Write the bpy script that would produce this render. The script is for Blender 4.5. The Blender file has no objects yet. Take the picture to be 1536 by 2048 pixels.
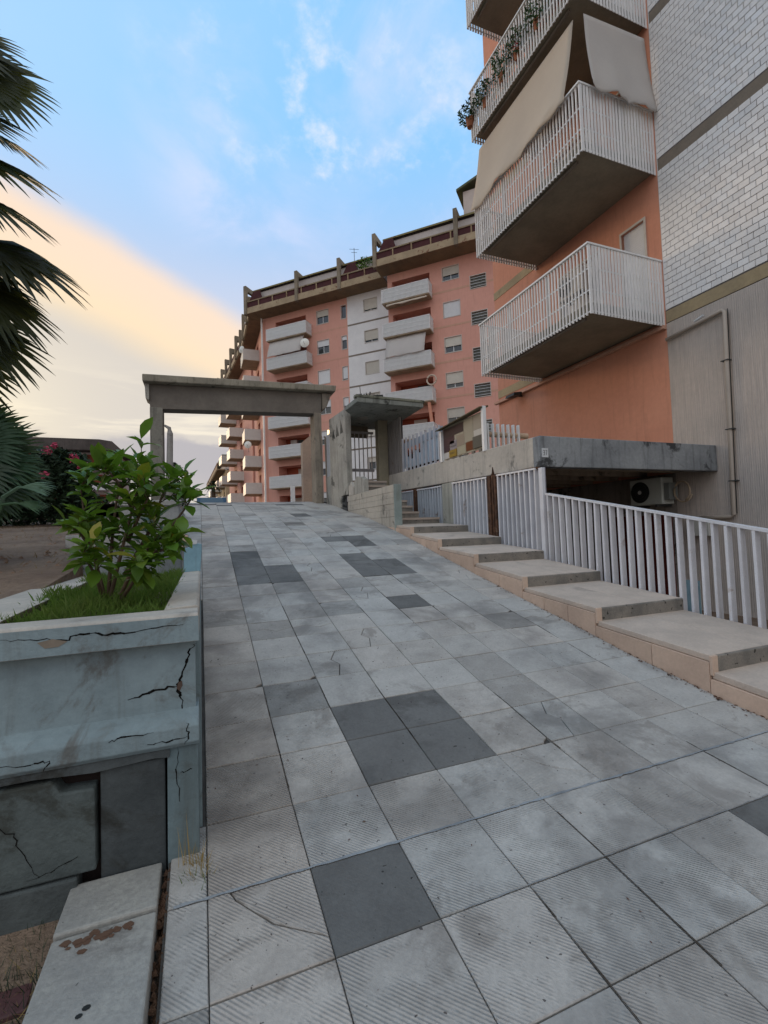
import bpy, math, random
from math import radians, sin, cos, pi
from mathutils import Matrix, Vector
random.seed(7)
R_ = random.Random(11)
sc = bpy.context.scene
# ------------------------------------------------------------ camera
cam_d = bpy.data.cameras.new("camera")
cam = bpy.data.objects.new("camera", cam_d)
sc.collection.objects.link(cam)
sc.camera = cam
cam_d.sensor_fit = 'VERTICAL'
cam_d.sensor_height = 36.0
cam_d.lens = 36.0 * 932.0 / 2048.0
cam_d.clip_start = 0.05
cam_d.clip_end = 3000
CX = (0.93072763, -0.3641719, -0.03353953)      # camera right in the world
CD = (-0.01568262, 0.05188202, -0.99853008)     # camera down
CF = (0.3653767, 0.92988552, 0.04257686)        # camera forward
cam.matrix_world = Matrix(((CX[0], -CD[0], -CF[0], 0), (CX[1], -CD[1], -CF[1], 0), (CX[2], -CD[2], -CF[2], 0), (0, 0, 0, 1)))
# ------------------------------------------------------------ sky
SUN_AZ, SUN_EL = radians(-24), radians(7)       # azimuth from +Y towards +X
world = bpy.data.worlds.new("World")
sc.world = world
world.use_nodes = True
wn, wl = world.node_tree.nodes, world.node_tree.links
wn.clear()
def N(nodes, t, **kw):
    n = nodes.new(t)
    for k, v in kw.items(): setattr(n, k, v)
    return n
out = N(wn, 'ShaderNodeOutputWorld'); bg = N(wn, 'ShaderNodeBackground')
wl.new(bg.outputs[0], out.inputs[0])
tc = N(wn, 'ShaderNodeTexCoord')
DIR = tc.outputs['Generated']
def dot(v):
    m = N(wn, 'ShaderNodeVectorMath', operation='DOT_PRODUCT'); wl.new(DIR, m.inputs[0]); m.inputs[1].default_value = v
    return m.outputs['Value']
def wm(op, a, b=None, c=None):
    m = N(wn, 'ShaderNodeMath', operation=op)
    for i, s in enumerate((a, b, c)):
        if s is None: continue
        if isinstance(s, (int, float)): m.inputs[i].default_value = s
        else: wl.new(s, m.inputs[i])
    return m.outputs[0]
def smooth(v, a, b, lo=0.0, hi=1.0):
    m = N(wn, 'ShaderNodeMapRange', interpolation_type='SMOOTHSTEP'); wl.new(v, m.inputs[0])
    for i, s in enumerate((a, b, lo, hi)): m.inputs[i + 1].default_value = s
    return m.outputs[0]
def wmix(f, a, b):
    m = N(wn, 'ShaderNodeMix', data_type='RGBA')
    if isinstance(f, (int, float)): m.inputs[0].default_value = f
    else: wl.new(f, m.inputs[0])
    for i, s in ((6, a), (7, b)):
        if isinstance(s, tuple): m.inputs[i].default_value = (*s, 1)
        else: wl.new(s, m.inputs[i])
    return m.outputs[2]
def wnoise(scale, stretch=(1, 1, 1), detail=5, rough=0.55, loc=(0, 0, 0), dist=0.0):
    mp = N(wn, 'ShaderNodeMapping'); wl.new(DIR, mp.inputs[0])
    mp.inputs['Scale'].default_value = stretch; mp.inputs['Location'].default_value = loc
    t = N(wn, 'ShaderNodeTexNoise'); wl.new(mp.outputs[0], t.inputs['Vector'])
    t.inputs['Scale'].default_value = scale; t.inputs['Detail'].default_value = detail
    t.inputs['Roughness'].default_value = rough; t.inputs['Distortion'].default_value = dist
    return t.outputs[0]
sky = N(wn, 'ShaderNodeTexSky', sky_type='NISHITA')
sky.sun_disc = False; sky.sun_elevation = SUN_EL; sky.sun_rotation = SUN_AZ
nish = N(wn, 'ShaderNodeVectorMath', operation='SCALE'); wl.new(sky.outputs[0], nish.inputs[0]); nish.inputs['Scale'].default_value = 0.10
el = dot((0, 0, 1))
right = dot((0.94, 0.34, 0))
blue = wmix(smooth(right, -0.1, 0.6), (0.37, 0.62, 0.92), (0.25, 0.55, 0.91))
blue = wmix(smooth(dot((0.0, 1, 0)), 0.25, -0.5), blue, (1.10, 1.13, 1.13))  # unseen sky behind the camera, made brighter to fill the facades
lav = wmix(smooth(el, 0.40, 0.68), (0.48, 0.57, 0.77), blue)
base = wmix(0.92, nish.outputs[0], lav)
# low sky: cream haze
base = wmix(smooth(el, 0.55, 0.15), base, (0.72, 0.68, 0.63))
big = wnoise(2.2, (1, 1, 1.6), 5, 0.6)
wob = wm('MULTIPLY', wm('SUBTRACT', big, 0.5), 0.06)
n1 = wm('ADD', dot((-0.4385, 0.4018, -0.8039)), wob)
n2 = wm('ADD', dot((-0.3688, 0.2874, -0.8840)), wob)
facing = smooth(dot((-0.1, 1, 0)), 0.1, 0.75)
peach = wmix(smooth(n1, 0.02, 0.20), (0.83, 0.66, 0.52), (0.88, 0.69, 0.43))
base = wmix(wm('MULTIPLY', smooth(n1, -0.022, 0.030), facing), base, peach)
base = wmix(wm('MULTIPLY', smooth(n2, -0.04, 0.03), wm('MULTIPLY', facing, 0.9)), base, (0.58, 0.55, 0.52))
# grey bars of low cloud on cream
bars = wnoise(3.0, (0.7, 0.7, 7.0), 6, 0.6, (0.3, 0, 0.55), 0.3)
base = wmix(wm('MULTIPLY', smooth(bars, 0.47, 0.60), wm('MULTIPLY', smooth(el, 0.34, 0.20), 0.75)), base, (0.84, 0.76, 0.62))
bank = wm('ADD', el, wm('MULTIPLY', wm('SUBTRACT', wnoise(9, (1, 1, 2.5), 5), 0.5), 0.06))
base = wmix(wm('MULTIPLY', smooth(bank, 0.200, 0.184), smooth(bank, 0.03, 0.14)), base, (0.43, 0.41, 0.43))
# glow round the low sun
glow = wm('POWER', wm('MAXIMUM', dot((sin(SUN_AZ) * cos(0.17), cos(SUN_AZ) * cos(0.17), sin(0.17))), 0.0), 60.0)
base = wmix(wm('MULTIPLY', glow, 0.60), base, (1.05, 0.90, 0.60))
# wisps of white and pink cloud in the blue
wisp = wnoise(4.2, (1, 1, 1.5), 8, 0.6, (1.7, 0.4, 0.1), 0.5)
soft = wnoise(1.7, (1, 1, 1), 3, 0.5, (0.2, 0.9, 0.4))
wm1 = wm('MULTIPLY', smooth(wisp, 0.40, 0.72), smooth(soft, 0.30, 0.52))
wm1 = wm('MULTIPLY', wm1, smooth(n1, 0.0, -0.12))
ctr = smooth(dot((0.20, 0.74, 0.64)), 0.945, 0.995)
wm1 = wm('MULTIPLY', wm1, wm('ADD', wm('MULTIPLY', ctr, 0.96), 0.04))
base = wmix(wm('MULTIPLY', wm1, 0.80), base, (0.66, 0.68, 0.86))
puff = wm('MULTIPLY', smooth(wnoise(9.0, (1, 1, 1.3), 7, 0.6, (0.1, 0.35, 0.2)), 0.50, 0.82), wm('MULTIPLY', ctr, smooth(n1, -0.1, -0.3)))
base = wmix(wm('MULTIPLY', puff, 0.9), base, (0.92, 0.85, 0.92))
# below the horizon
base = wmix(smooth(el, 0.0, -0.06), base, (0.16, 0.15, 0.14))
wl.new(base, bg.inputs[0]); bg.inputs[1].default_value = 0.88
# ------------------------------------------------------------ sun
sd = bpy.data.lights.new("sun", 'SUN'); so = bpy.data.objects.new("sun", sd); sc.collection.objects.link(so)
sd.energy = 0.85; sd.angle = radians(14); sd.color = (1.0, 0.72, 0.45)
sv = Vector((sin(SUN_AZ) * cos(SUN_EL), cos(SUN_AZ) * cos(SUN_EL), sin(SUN_EL)))
so.rotation_euler = sv.to_track_quat('Z', 'Y').to_euler()
sc.view_settings.view_transform = 'Standard'; sc.view_settings.look = 'None'
sc.view_settings.exposure = 0.46; sc.view_settings.gamma = 1.0; sc.view_settings.use_curve_mapping = False

# ------------------------------------------------------------ helpers
class MB:
    """collects boxes, prisms and quads into one mesh"""
    def __init__(s): s.v = []; s.f = []; s.mi = []; s.cur = 0
    def add(s, vs, fs):
        b = len(s.v); s.v += [tuple(p) for p in vs]
        for f in fs: s.f.append(tuple(b + i for i in f)); s.mi.append(s.cur)
        return s
    def box(s, x0, x1, y0, y1, z0, z1):
        if x0 > x1: x0, x1 = x1, x0
        if y0 > y1: y0, y1 = y1, y0
        if z0 > z1: z0, z1 = z1, z0
        return s.add([(x0, y0, z0), (x1, y0, z0), (x1, y1, z0), (x0, y1, z0), (x0, y0, z1), (x1, y0, z1), (x1, y1, z1), (x0, y1, z1)],
                     [(0, 3, 2, 1), (4, 5, 6, 7), (0, 1, 5, 4), (1, 2, 6, 5), (2, 3, 7, 6), (3, 0, 4, 7)])
    def hexa(s, p):   # 8 points, bottom 4 then top 4
        return s.add(p, [(0, 3, 2, 1), (4, 5, 6, 7), (0, 1, 5, 4), (1, 2, 6, 5), (2, 3, 7, 6), (3, 0, 4, 7)])
    def extr(s, poly, axis, a, b):   # polygon of 2-D points extruded along an axis
        def P(p, t): return {'x': (t, p[0], p[1]), 'y': (p[0], t, p[1]), 'z': (p[0], p[1], t)}[axis]
        n = len(poly); vs = [P(p, a) for p in poly] + [P(p, b) for p in poly]
        fs = [tuple(range(n))[::-1], tuple(range(n, 2 * n))] + [(i, (i + 1) % n, n + (i + 1) % n, n + i) for i in range(n)]
        return s.add(vs, fs)
    def tube(s, pts, r, n=8):
        pts = [Vector(p) for p in pts]; rs = r if isinstance(r, (list, tuple)) else [r] * len(pts)
        rings = []
        for i, p in enumerate(pts):
            d = (pts[min(i + 1, len(pts) - 1)] - pts[max(i - 1, 0)]).normalized()
            u = d.orthogonal().normalized() if abs(d.z) > .95 else d.cross(Vector((0, 0, 1))).normalized()
            w = d.cross(u)
            rings.append([p + (u * cos(2 * pi * k / n) + w * sin(2 * pi * k / n)) * rs[i] for k in range(n)])
        vs = [q for r_ in rings for q in r_]
        fs = [(i * n + k, i * n + (k + 1) % n, (i + 1) * n + (k + 1) % n, (i + 1) * n + k) for i in range(len(pts) - 1) for k in range(n)]
        fs += [tuple(range(n))[::-1], tuple(range((len(pts) - 1) * n, len(pts) * n))]
        return s.add(vs, fs)
    def mesh(s, name, mats):
        m = bpy.data.meshes.new(name); m.from_pydata(s.v, [], s.f)
        for a in (mats if isinstance(mats, (list, tuple)) else [mats]): m.materials.append(a)
        if any(s.mi): m.polygons.foreach_set('material_index', s.mi)
        m.update(); return m
def link(name, mesh, parent=None, loc=(0, 0, 0), rot=(0, 0, 0), color=None):
    o = bpy.data.objects.new(name, mesh); sc.collection.objects.link(o)
    o.location = loc; o.rotation_euler = rot
    if parent: o.parent = parent
    if color: o.color = (*color, 1) if len(color) == 3 else color
    return o
def obj(name, mb, mat, parent=None, loc=(0, 0, 0), rot=(0, 0, 0), color=None, bevel=0, smooth=False):
    o = link(name, mb.mesh(name, mat), parent, loc, rot, color)
    if bevel:
        b = o.modifiers.new("bevel", 'BEVEL'); b.width = bevel; b.segments = 2; b.limit_method = 'ANGLE'
    if smooth: o.data.polygons.foreach_set('use_smooth', [True] * len(o.data.polygons))
    return o
def tag(o, label=None, cat=None, group=None, kind=None):
    if label: o['label'] = label
    if cat: o['category'] = cat
    if group: o['group'] = group
    if kind: o['kind'] = kind
    return o
def empty(name, label, cat, loc=(0, 0, 0), rot=(0, 0, 0), group=None):
    o = link(name, None, None, loc, rot); return tag(o, label, cat, group)
def copy_thing(src, loc, rot=None, label=None):
    c = src.copy(); sc.collection.objects.link(c); c.location = loc
    if rot is not None: c.rotation_euler = rot
    if label: c['label'] = label
    for ch in src.children:
        d = ch.copy(); sc.collection.objects.link(d); d.parent = c
        for g in ch.children:
            e = g.copy(); sc.collection.objects.link(e); e.parent = d
    return c

# ------------------------------------------------------------ materials
def material(name, col, var=None, scale=3.0, amt=0.6, rough=0.85, bump=0.25, bscale=40.0, spec=0.3, fine=0.12,
             streak=None, stain=None, stain_lo=0.58, ribs=None, grime=None, scratch=None, metal=0.0, local=True, wave=None, transl=None, bdist=0.006, spots=None, spot_s=45, spot_t=0.70):
    m = bpy.data.materials.new(name); m.use_nodes = True
    ns, ls = m.node_tree.nodes, m.node_tree.links
    b = ns['Principled BSDF']; b.inputs['Roughness'].default_value = rough
    b.inputs['Specular IOR Level'].default_value = spec; b.inputs['Metallic'].default_value = metal
    tcn = ns.new('ShaderNodeTexCoord'); oi = ns.new('ShaderNodeObjectInfo')
    vec = ns.new('ShaderNodeVectorMath'); vec.operation = 'MULTIPLY_ADD'
    comb = ns.new('ShaderNodeCombineXYZ')
    for i in range(3): ls.new(oi.outputs['Random'], comb.inputs[i])
    ls.new(comb.outputs[0], vec.inputs[0]); vec.inputs[1].default_value = (37, 23, 51) if local else (0, 0, 0)
    ls.new(tcn.outputs['Object'], vec.inputs[2]); V = vec.outputs[0]
    def noise(s, d=5, r=0.6, sc3=None, dist=0):
        v = V
        if sc3:
            mp = ns.new('ShaderNodeMapping'); ls.new(V, mp.inputs[0]); mp.inputs['Scale'].default_value = sc3; v = mp.outputs[0]
        t = ns.new('ShaderNodeTexNoise'); ls.new(v, t.inputs['Vector']); t.inputs['Scale'].default_value = s
        t.inputs['Detail'].default_value = d; t.inputs['Roughness'].default_value = r; t.inputs['Distortion'].default_value = dist
        return t.outputs[0]
    def ss(v, a, c, lo=0., hi=1.):
        t = ns.new('ShaderNodeMapRange'); t.interpolation_type = 'SMOOTHSTEP'; ls.new(v, t.inputs[0])
        for i, x in enumerate((a, c, lo, hi)): t.inputs[i + 1].default_value = x
        return t.outputs[0]
    def mix(f, a, c, bt='MIX'):
        t = ns.new('ShaderNodeMix'); t.data_type = 'RGBA'; t.blend_type = bt
        if isinstance(f, (int, float)): t.inputs[0].default_value = f
        else: ls.new(f, t.inputs[0])
        for i, x in ((6, a), (7, c)):
            if isinstance(x, tuple): t.inputs[i].default_value = (*x[:3], 1)
            else: ls.new(x, t.inputs[i])
        return t.outputs[2]
    c = col
    if var:
        c = mix(ss(noise(scale), .5 - .22 / max(amt, .1) * .6, .5 + .22 / max(amt, .1) * .6), col, var)
    if fine:
        f = noise(scale * 14, 3, 0.7)
        t = ns.new('ShaderNodeMapRange'); ls.new(f, t.inputs[0]); t.inputs[1].default_value = .25; t.inputs[2].default_value = .75
        t.inputs[3].default_value = 1 - fine; t.inputs[4].default_value = 1 + fine
        vm = ns.new('ShaderNodeVectorMath'); vm.operation = 'SCALE'
        if isinstance(c, tuple):
            vm.inputs[0].default_value = c[:3]
        else: ls.new(c, vm.inputs[0])
        ls.new(t.outputs[0], vm.inputs['Scale']); c = vm.outputs[0]
    if streak:     # vertical run-off stains
        s_ = noise(2.2, 6, 0.65, (4, 4, 0.35), 0.4)
        c = mix(ss(s_, .50, .74, 0, streak[3] if len(streak) > 3 else .7), c, tuple(streak[:3]))
    if scratch:
        s_ = noise(1.0, 4, 0.6, (48, 48, 1.0))
        c = mix(ss(s_, .42, .66, 0, scratch[3]), c, tuple(scratch[:3]))
    if stain:
        s_ = noise(1.7, 8, 0.68, None, 0.5)
        c = mix(ss(s_, stain_lo, stain_lo + .10, 0, stain[3] if len(stain) > 3 else .8), c, tuple(stain[:3]))
    if spots:
        s_ = noise(spot_s, 2, 0.5)
        c = mix(ss(s_, spot_t, spot_t + .03, 0, .85), c, spots)
    if grime:
        ge = ns.new('ShaderNodeNewGeometry'); gn = ns.new('ShaderNodeTexNoise'); ls.new(ge.outputs['Position'], gn.inputs['Vector'])
        gn.inputs['Scale'].default_value = 1.15; gn.inputs['Detail'].default_value = 7; gn.inputs['Roughness'].default_value = .62; gn.inputs['Distortion'].default_value = .4
        c = mix(ss(gn.outputs[0], .44, .68, 0, grime[3]), c, tuple(grime[:3]))
    c = mix(1.0, c, oi.outputs['Color'], 'MULTIPLY')
    ls.new(c, b.inputs['Base Color'])
    bp = ns.new('ShaderNodeBump'); bp.inputs['Distance'].default_value = bdist; bp.inputs['Strength'].default_value = min(1, bump * 2)
    h = noise(bscale, 4, 0.65)
    if wave:       # (axis, pitch, strength)
        w = ns.new('ShaderNodeTexWave'); w.wave_type = 'BANDS'; w.bands_direction = wave[0]
        ls.new(tcn.outputs['Object'], w.inputs['Vector']); w.inputs['Scale'].default_value = 1.0 / wave[1] * 0.314159 * 1.0
        w.inputs['Distortion'].default_value = wave[3] if len(wave) > 3 else 0.6; w.inputs['Detail'].default_value = 2
        ad = ns.new('ShaderNodeMath'); ad.operation = 'MULTIPLY_ADD'; ls.new(w.outputs['Fac'], ad.inputs[0]); ad.inputs[1].default_value = wave[2]; ls.new(h, ad.inputs[2]); h = ad.outputs[0]
    if ribs:       # diagonal ribs, strength from the object colour's alpha
        mp = ns.new('ShaderNodeMapping'); ls.new(tcn.outputs['Object'], mp.inputs[0]); mp.inputs['Rotation'].default_value = (0, 0, radians(45))
        w = ns.new('ShaderNodeTexWave'); w.wave_type = 'BANDS'; w.bands_direction = 'Y'
        ls.new(mp.outputs[0], w.inputs['Vector']); w.inputs['Scale'].default_value = 0.314159 / ribs[0]; w.inputs['Distortion'].default_value = 0.25
        wear = ss(noise(5, 5, .65), .40, .62)
        mu = ns.new('ShaderNodeMath'); mu.operation = 'MULTIPLY'; ls.new(w.outputs['Fac'], mu.inputs[0]); ls.new(wear, mu.inputs[1])
        mu2 = ns.new('ShaderNodeMath'); mu2.operation = 'MULTIPLY'; ls.new(mu.outputs[0], mu2.inputs[0]); ls.new(oi.outputs['Alpha'], mu2.inputs[1])
        ad = ns.new('ShaderNodeMath'); ad.operation = 'MULTIPLY_ADD'; ls.new(mu2.outputs[0], ad.inputs[0]); ad.inputs[1].default_value = ribs[1]; ls.new(h, ad.inputs[2]); h = ad.outputs[0]
        # darker colour in the grooves
        inv = ns.new('ShaderNodeMath'); inv.operation = 'MULTIPLY'; ls.new(ss(w.outputs['Fac'], .35, .05), inv.inputs[0])
        inv2 = ns.new('ShaderNodeMath'); inv2.operation = 'MULTIPLY'; ls.new(inv.outputs[0], inv2.inputs[0]); ls.new(wear, inv2.inputs[1])
        inv3 = ns.new('ShaderNodeMath'); inv3.operation = 'MULTIPLY'; ls.new(inv2.outputs[0], inv3.inputs[0]); ls.new(oi.outputs['Alpha'], inv3.inputs[1])
        inv4 = ns.new('ShaderNodeMath'); inv4.operation = 'MULTIPLY'; ls.new(inv3.outputs[0], inv4.inputs[0]); inv4.inputs[1].default_value = .30
        c2 = mix(inv4.outputs[0], c, (0.08, 0.065, 0.06)); ls.new(c2, b.inputs['Base Color'])
    ls.new(h, bp.inputs['Height']); ls.new(bp.outputs[0], b.inputs['Normal'])
    rv = noise(scale * 3, 4, .6); ls.new(ss(rv, .3, .7, max(0, rough - .08), min(1, rough + .06)), b.inputs['Roughness'])
    if transl:
        b.inputs['Transmission Weight'].default_value = 0
        tl = ns.new('ShaderNodeBsdfTranslucent'); tl.inputs[0].default_value = (*transl, 1)
        mx = ns.new('ShaderNodeMixShader'); mx.inputs[0].default_value = .35
        ls.new(b.outputs[0], mx.inputs[1]); ls.new(tl.outputs[0], mx.inputs[2]); ls.new(mx.outputs[0], ns['Material Output'].inputs[0])
    return m
def plain(name, col, rough=.5, metal=0, spec=.4, emit=None, estr=0):
    m = bpy.data.materials.new(name); m.use_nodes = True; ns, ls = m.node_tree.nodes, m.node_tree.links
    b = ns['Principled BSDF']
    t = ns.new('ShaderNodeTexNoise'); t.inputs['Scale'].default_value = 9; t.inputs['Detail'].default_value = 4
    tcn = ns.new('ShaderNodeTexCoord'); ls.new(tcn.outputs['Object'], t.inputs['Vector'])
    r = ns.new('ShaderNodeMapRange'); ls.new(t.outputs[0], r.inputs[0]); r.inputs[3].default_value = .8; r.inputs[4].default_value = 1.15
    v = ns.new('ShaderNodeVectorMath'); v.operation = 'SCALE'; v.inputs[0].default_value = col; ls.new(r.outputs[0], v.inputs['Scale'])
    ls.new(v.outputs[0], b.inputs['Base Color'])
    b.inputs['Roughness'].default_value = rough; b.inputs['Metallic'].default_value = metal; b.inputs['Specular IOR Level'].default_value = spec
    if emit: b.inputs['Emission Color'].default_value = (*emit, 1); b.inputs['Emission Strength'].default_value = estr
    return m
M = {}
M['tile'] = material('paving_concrete', (.455, .435, .405), (.39, .37, .345), 4.0, .8, .8, .25, 90, .3, .13, stain=(.23, .21, .19, .65), stain_lo=.54, grime=(.21, .20, .19, .8), ribs=(.0130, 3.0), spots=(.05, .04, .04), spot_s=42, spot_t=.71)
M['joint'] = material('joint_dirt', (.055, .050, .046), (.10, .09, .08), 6, .6, .95, .4, 60)
M['concrete'] = material('grey_concrete', (.42, .40, .355), (.31, .295, .265), 1.4, .7, .88, .4, 35, .25, .12, streak=(.11, .105, .095, .75), stain=(.06, .06, .055, .8), stain_lo=.565, local=False)
M['concrete_light'] = material('pale_concrete', (.55, .50, .435), (.45, .41, .36), 1.2, .7, .88, .35, 35, .25, .10, streak=(.20, .19, .17, .6), stain=(.09, .09, .085, .8), stain_lo=.565, local=False)
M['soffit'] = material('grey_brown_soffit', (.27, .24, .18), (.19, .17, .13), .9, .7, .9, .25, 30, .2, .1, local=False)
M['platform_dark'] = material('weathered_concrete', (.30, .31, .31), (.21, .22, .225), 1.3, .7, .85, .35, 45, .25, .14, streak=(.08, .08, .08, .8), stain=(.035, .035, .035, .9), stain_lo=.56, local=False)
M['planter'] = material('painted_concrete', (.27, .345, .375), (.20, .26, .285), 1.8, .7, .8, .3, 50, .3, .08, stain=(.12, .115, .105, .75), stain_lo=.56, streak=(.15, .165, .16, .7), local=False)
M['planter_top'] = material('weathered_coping', (.50, .45, .39), (.40, .37, .33), 3, .7, .85, .3, 60, .25, .12, stain=(.2, .18, .16, .6), local=False)
M['planter_base'] = material('shaded_base_concrete', (.10, .115, .12), (.06, .07, .075), 2.0, .8, .85, .5, 40, .25, .14, stain=(.04, .04, .035, .8), stain_lo=.56, local=False)  # deep shade on the planter base put into the concrete colour
M['orange'] = material('orange_render', (.63, .30, .205), (.57, .26, .175), .6, .6, .9, .14, 120, .2, .06, streak=(.40, .19, .13, .40), stain=(.66, .34, .24, .4), stain_lo=.60, local=False)
M['pink'] = material('salmon_render', (.70, .375, .30), (.63, .325, .26), .15, .6, .9, .1, 60, .2, .04, streak=(.46, .23, .18, .35), local=False)
M['ochre'] = material('ochre_concrete', (.42, .33, .20), (.32, .26, .17), 1.0, .7, .9, .2, 40, .2, .1, stain=(.17, .14, .10, .6), local=False)
M['taupe'] = material('taupe_joint_band', (.24, .20, .16), (.19, .165, .135), 2, .6, .9, .2, 40, .2, .1, local=False)
M['ribbed'] = material('ribbed_render', (.56, .49, .44), (.47, .42, .38), .7, .8, .92, .3, 50, .2, .08, scratch=(.38, .34, .315, .7), local=False, wave=('X', .035, 1.0, 2.5))
M['brick'] = material('glazed_white_brick', (.84, .83, .82), (.76, .755, .755), 2.0, .6, .30, .08, 14, .5, .03)
M['mortar'] = material('dark_mortar', (.10, .088, .088), (.14, .125, .12), 3, .6, .95, .3, 60, local=False)
M['white_far'] = material('white_tile_cladding', (.76, .755, .75), (.68, .675, .675), .8, .6, .45, .1, 30, .4, .05, local=False, wave=('Z', .12, 1.5, 0.0))
M['white_metal'] = material('white_painted_steel', (.80, .80, .80), (.73, .73, .735), 5, .5, .45, .05, 60, .4, .05, stain=(.36, .25, .17, .35), stain_lo=.66)
M['fence'] = material('lilac_white_steel', (.68, .69, .73), (.60, .61, .65), 5, .5, .45, .12, 60, .4, .07, stain=(.28, .18, .12, .8), stain_lo=.60, streak=(.45, .42, .42, .5))
M['rust'] = material('rusty_steel', (.15, .075, .045), (.06, .035, .025), 9, .8, .85, .6, 60, .2, .2, stain=(.38, .28, .19, .8), stain_lo=.57)
M['stone'] = material('travertine', (.60, .45, .35), (.50, .37, .29), 2.5, .7, .75, .2, 60, .3, .08, stain=(.25, .18, .14, .5), stain_lo=.60, local=False)
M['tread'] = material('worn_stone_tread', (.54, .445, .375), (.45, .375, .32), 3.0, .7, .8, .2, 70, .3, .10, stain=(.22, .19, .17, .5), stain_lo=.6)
M['kerb'] = material('kerb_concrete', (.52, .47, .41), (.40, .365, .33), 3.5, .8, .85, .3, 60, .3, .10, stain=(.20, .17, .15, .7), stain_lo=.54, scratch=(.34, .31, .28, .5), spots=(.10, .09, .08), spot_s=30, spot_t=.72)
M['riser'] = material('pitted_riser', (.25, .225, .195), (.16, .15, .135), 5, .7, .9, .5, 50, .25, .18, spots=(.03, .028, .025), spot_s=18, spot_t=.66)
M['soil'] = material('dry_soil', (.23, .165, .12), (.15, .105, .08), 1.1, .8, .95, .8, 25, .15, .22, stain=(.25, .19, .14, .6), stain_lo=.56, local=False, bdist=.03)
M['terrain'] = material('ground_earth', (.15, .12, .095), (.11, .09, .07), .4, .7, .95, .5, 12, .15, .15, local=False)
M['awning'] = material('cream_canvas', (.74, .66, .55), (.69, .61, .51), 1.5, .5, .85, .05, 100, .2, .03, transl=(.55, .42, .30))
M['awning2'] = material('white_canvas', (.74, .71, .68), (.69, .66, .64), 1.5, .5, .85, .05, 100, .2, .03, transl=(.5, .45, .40))
M['shutter'] = material('beige_roller_shutter', (.58, .55, .48), (.52, .49, .43), 3, .5, .6, .1, 60, .3, .04, wave=('Z', .05, 2.5, 0.0))
M['shutter_w'] = material('white_roller_shutter', (.68, .69, .70), (.62, .63, .65), 3, .5, .6, .1, 60, .3, .04, wave=('Z', .05, 2.5, 0.0))
M['frame'] = plain('pale_window_frame', (.55, .52, .47), .6)
M['glass'] = plain('window_glass', (.035, .045, .05), .08, 0, .8)
M['dark'] = plain('dark_interior', (.02, .012, .01), .9)
M['loggia'] = material('loggia_render', (.36, .10, .06), (.30, .085, .05), .5, .5, .9, .1, 60, .2, .05, local=False)
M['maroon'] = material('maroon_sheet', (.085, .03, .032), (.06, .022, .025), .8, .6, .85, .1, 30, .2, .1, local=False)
M['fascia'] = material('peeling_fascia', (.42, .33, .22), (.33, .255, .17), 1.1, .7, .9, .3, 30, .2, .12, stain=(.16, .065, .04, .85), stain_lo=.56, local=False)
M['roof'] = material('mossy_roof_edge', (.10, .11, .06), (.14, .14, .10), 1.0, .7, .9, .2, 20, .2, .1, local=False)
M['attic'] = material('attic_wall', (.55, .50, .48), (.46, .42, .40), .6, .6, .9, .1, 30, .2, .05, local=False)
M['attic_post'] = material('attic_concrete_post', (.25, .215, .17), (.16, .14, .11), .8, .7, .9, .3, 25, .2, .12, streak=(.08, .07, .055, .6), local=False)
M['pipe'] = material('painted_pipe', (.40, .36, .32), (.34, .31, .28), 3, .5, .6, .1, 50, .3, .05, local=False)
M['ac'] = material('air_conditioner_casing', (.62, .62, .60), (.55, .55, .53), 4, .5, .5, .05, 60, .4, .05)
M['black'] = plain('black_plastic', (.02, .022, .022), .6)
M['grille'] = plain('dark_grille', (.05, .055, .055), .6)
M['palm'] = material('palm_frond', (.040, .055, .022), (.028, .04, .018), 3, .5, .55, .1, 40, .4, .12, transl=(.07, .09, .02))
M['palm_low'] = material('young_palm_frond', (.050, .10, .055), (.035, .075, .04), 3, .5, .5, .1, 40, .4, .12, transl=(.08, .14, .04))
M['leaf'] = material('glossy_leaf', (.105, .215, .03), (.065, .15, .022), 6, .6, .42, .15, 50, .45, .10, transl=(.14, .26, .02))
M['grass'] = material('green_grass', (.085, .165, .025), (.12, .15, .035), 5, .6, .7, .05, 40, .3, .10, transl=(.12, .24, .03))
M['dry'] = material('dry_grass', (.38, .27, .10), (.25, .18, .07), 5, .6, .8, .05, 40, .2, .10)
M['stem'] = material('woody_stem', (.16, .11, .075), (.10, .07, .05), 8, .6, .85, .4, 50, .2, .12)
M['trunk'] = material('palm_trunk', (.11, .085, .06), (.07, .055, .04), 4, .7, .95, .8, 18, .2, .15)
M['oleander'] = material('oleander_leaf', (.028, .055, .025), (.017, .035, .018), 3, .6, .6, .1, 40, .3, .12)
M['flower'] = material('pink_flower', (.55, .10, .17), (.45, .06, .12), 6, .5, .7, .05, 30, .2, .08)
M['treeleaf'] = material('tree_leaf', (.035, .055, .025), (.022, .035, .018), 2, .6, .7, .1, 20, .2, .12)
M['crack'] = plain('crack_shadow', (.012, .011, .010), .95, 0, .1)
M['wire_white'] = plain('white_plastic', (.62, .64, .66), .45)
M['terracotta'] = material('terracotta', (.32, .12, .06), (.26, .10, .05), 6, .5, .85, .1, 50)
M['car'] = plain('dark_blue_car_paint', (.02, .035, .06), .15, .3, .6)
M['red_door'] = material('dark_red_door', (.14, .022, .018), (.10, .018, .015), 2, .5, .6, .1, 40, .3, .06, local=False)

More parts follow.
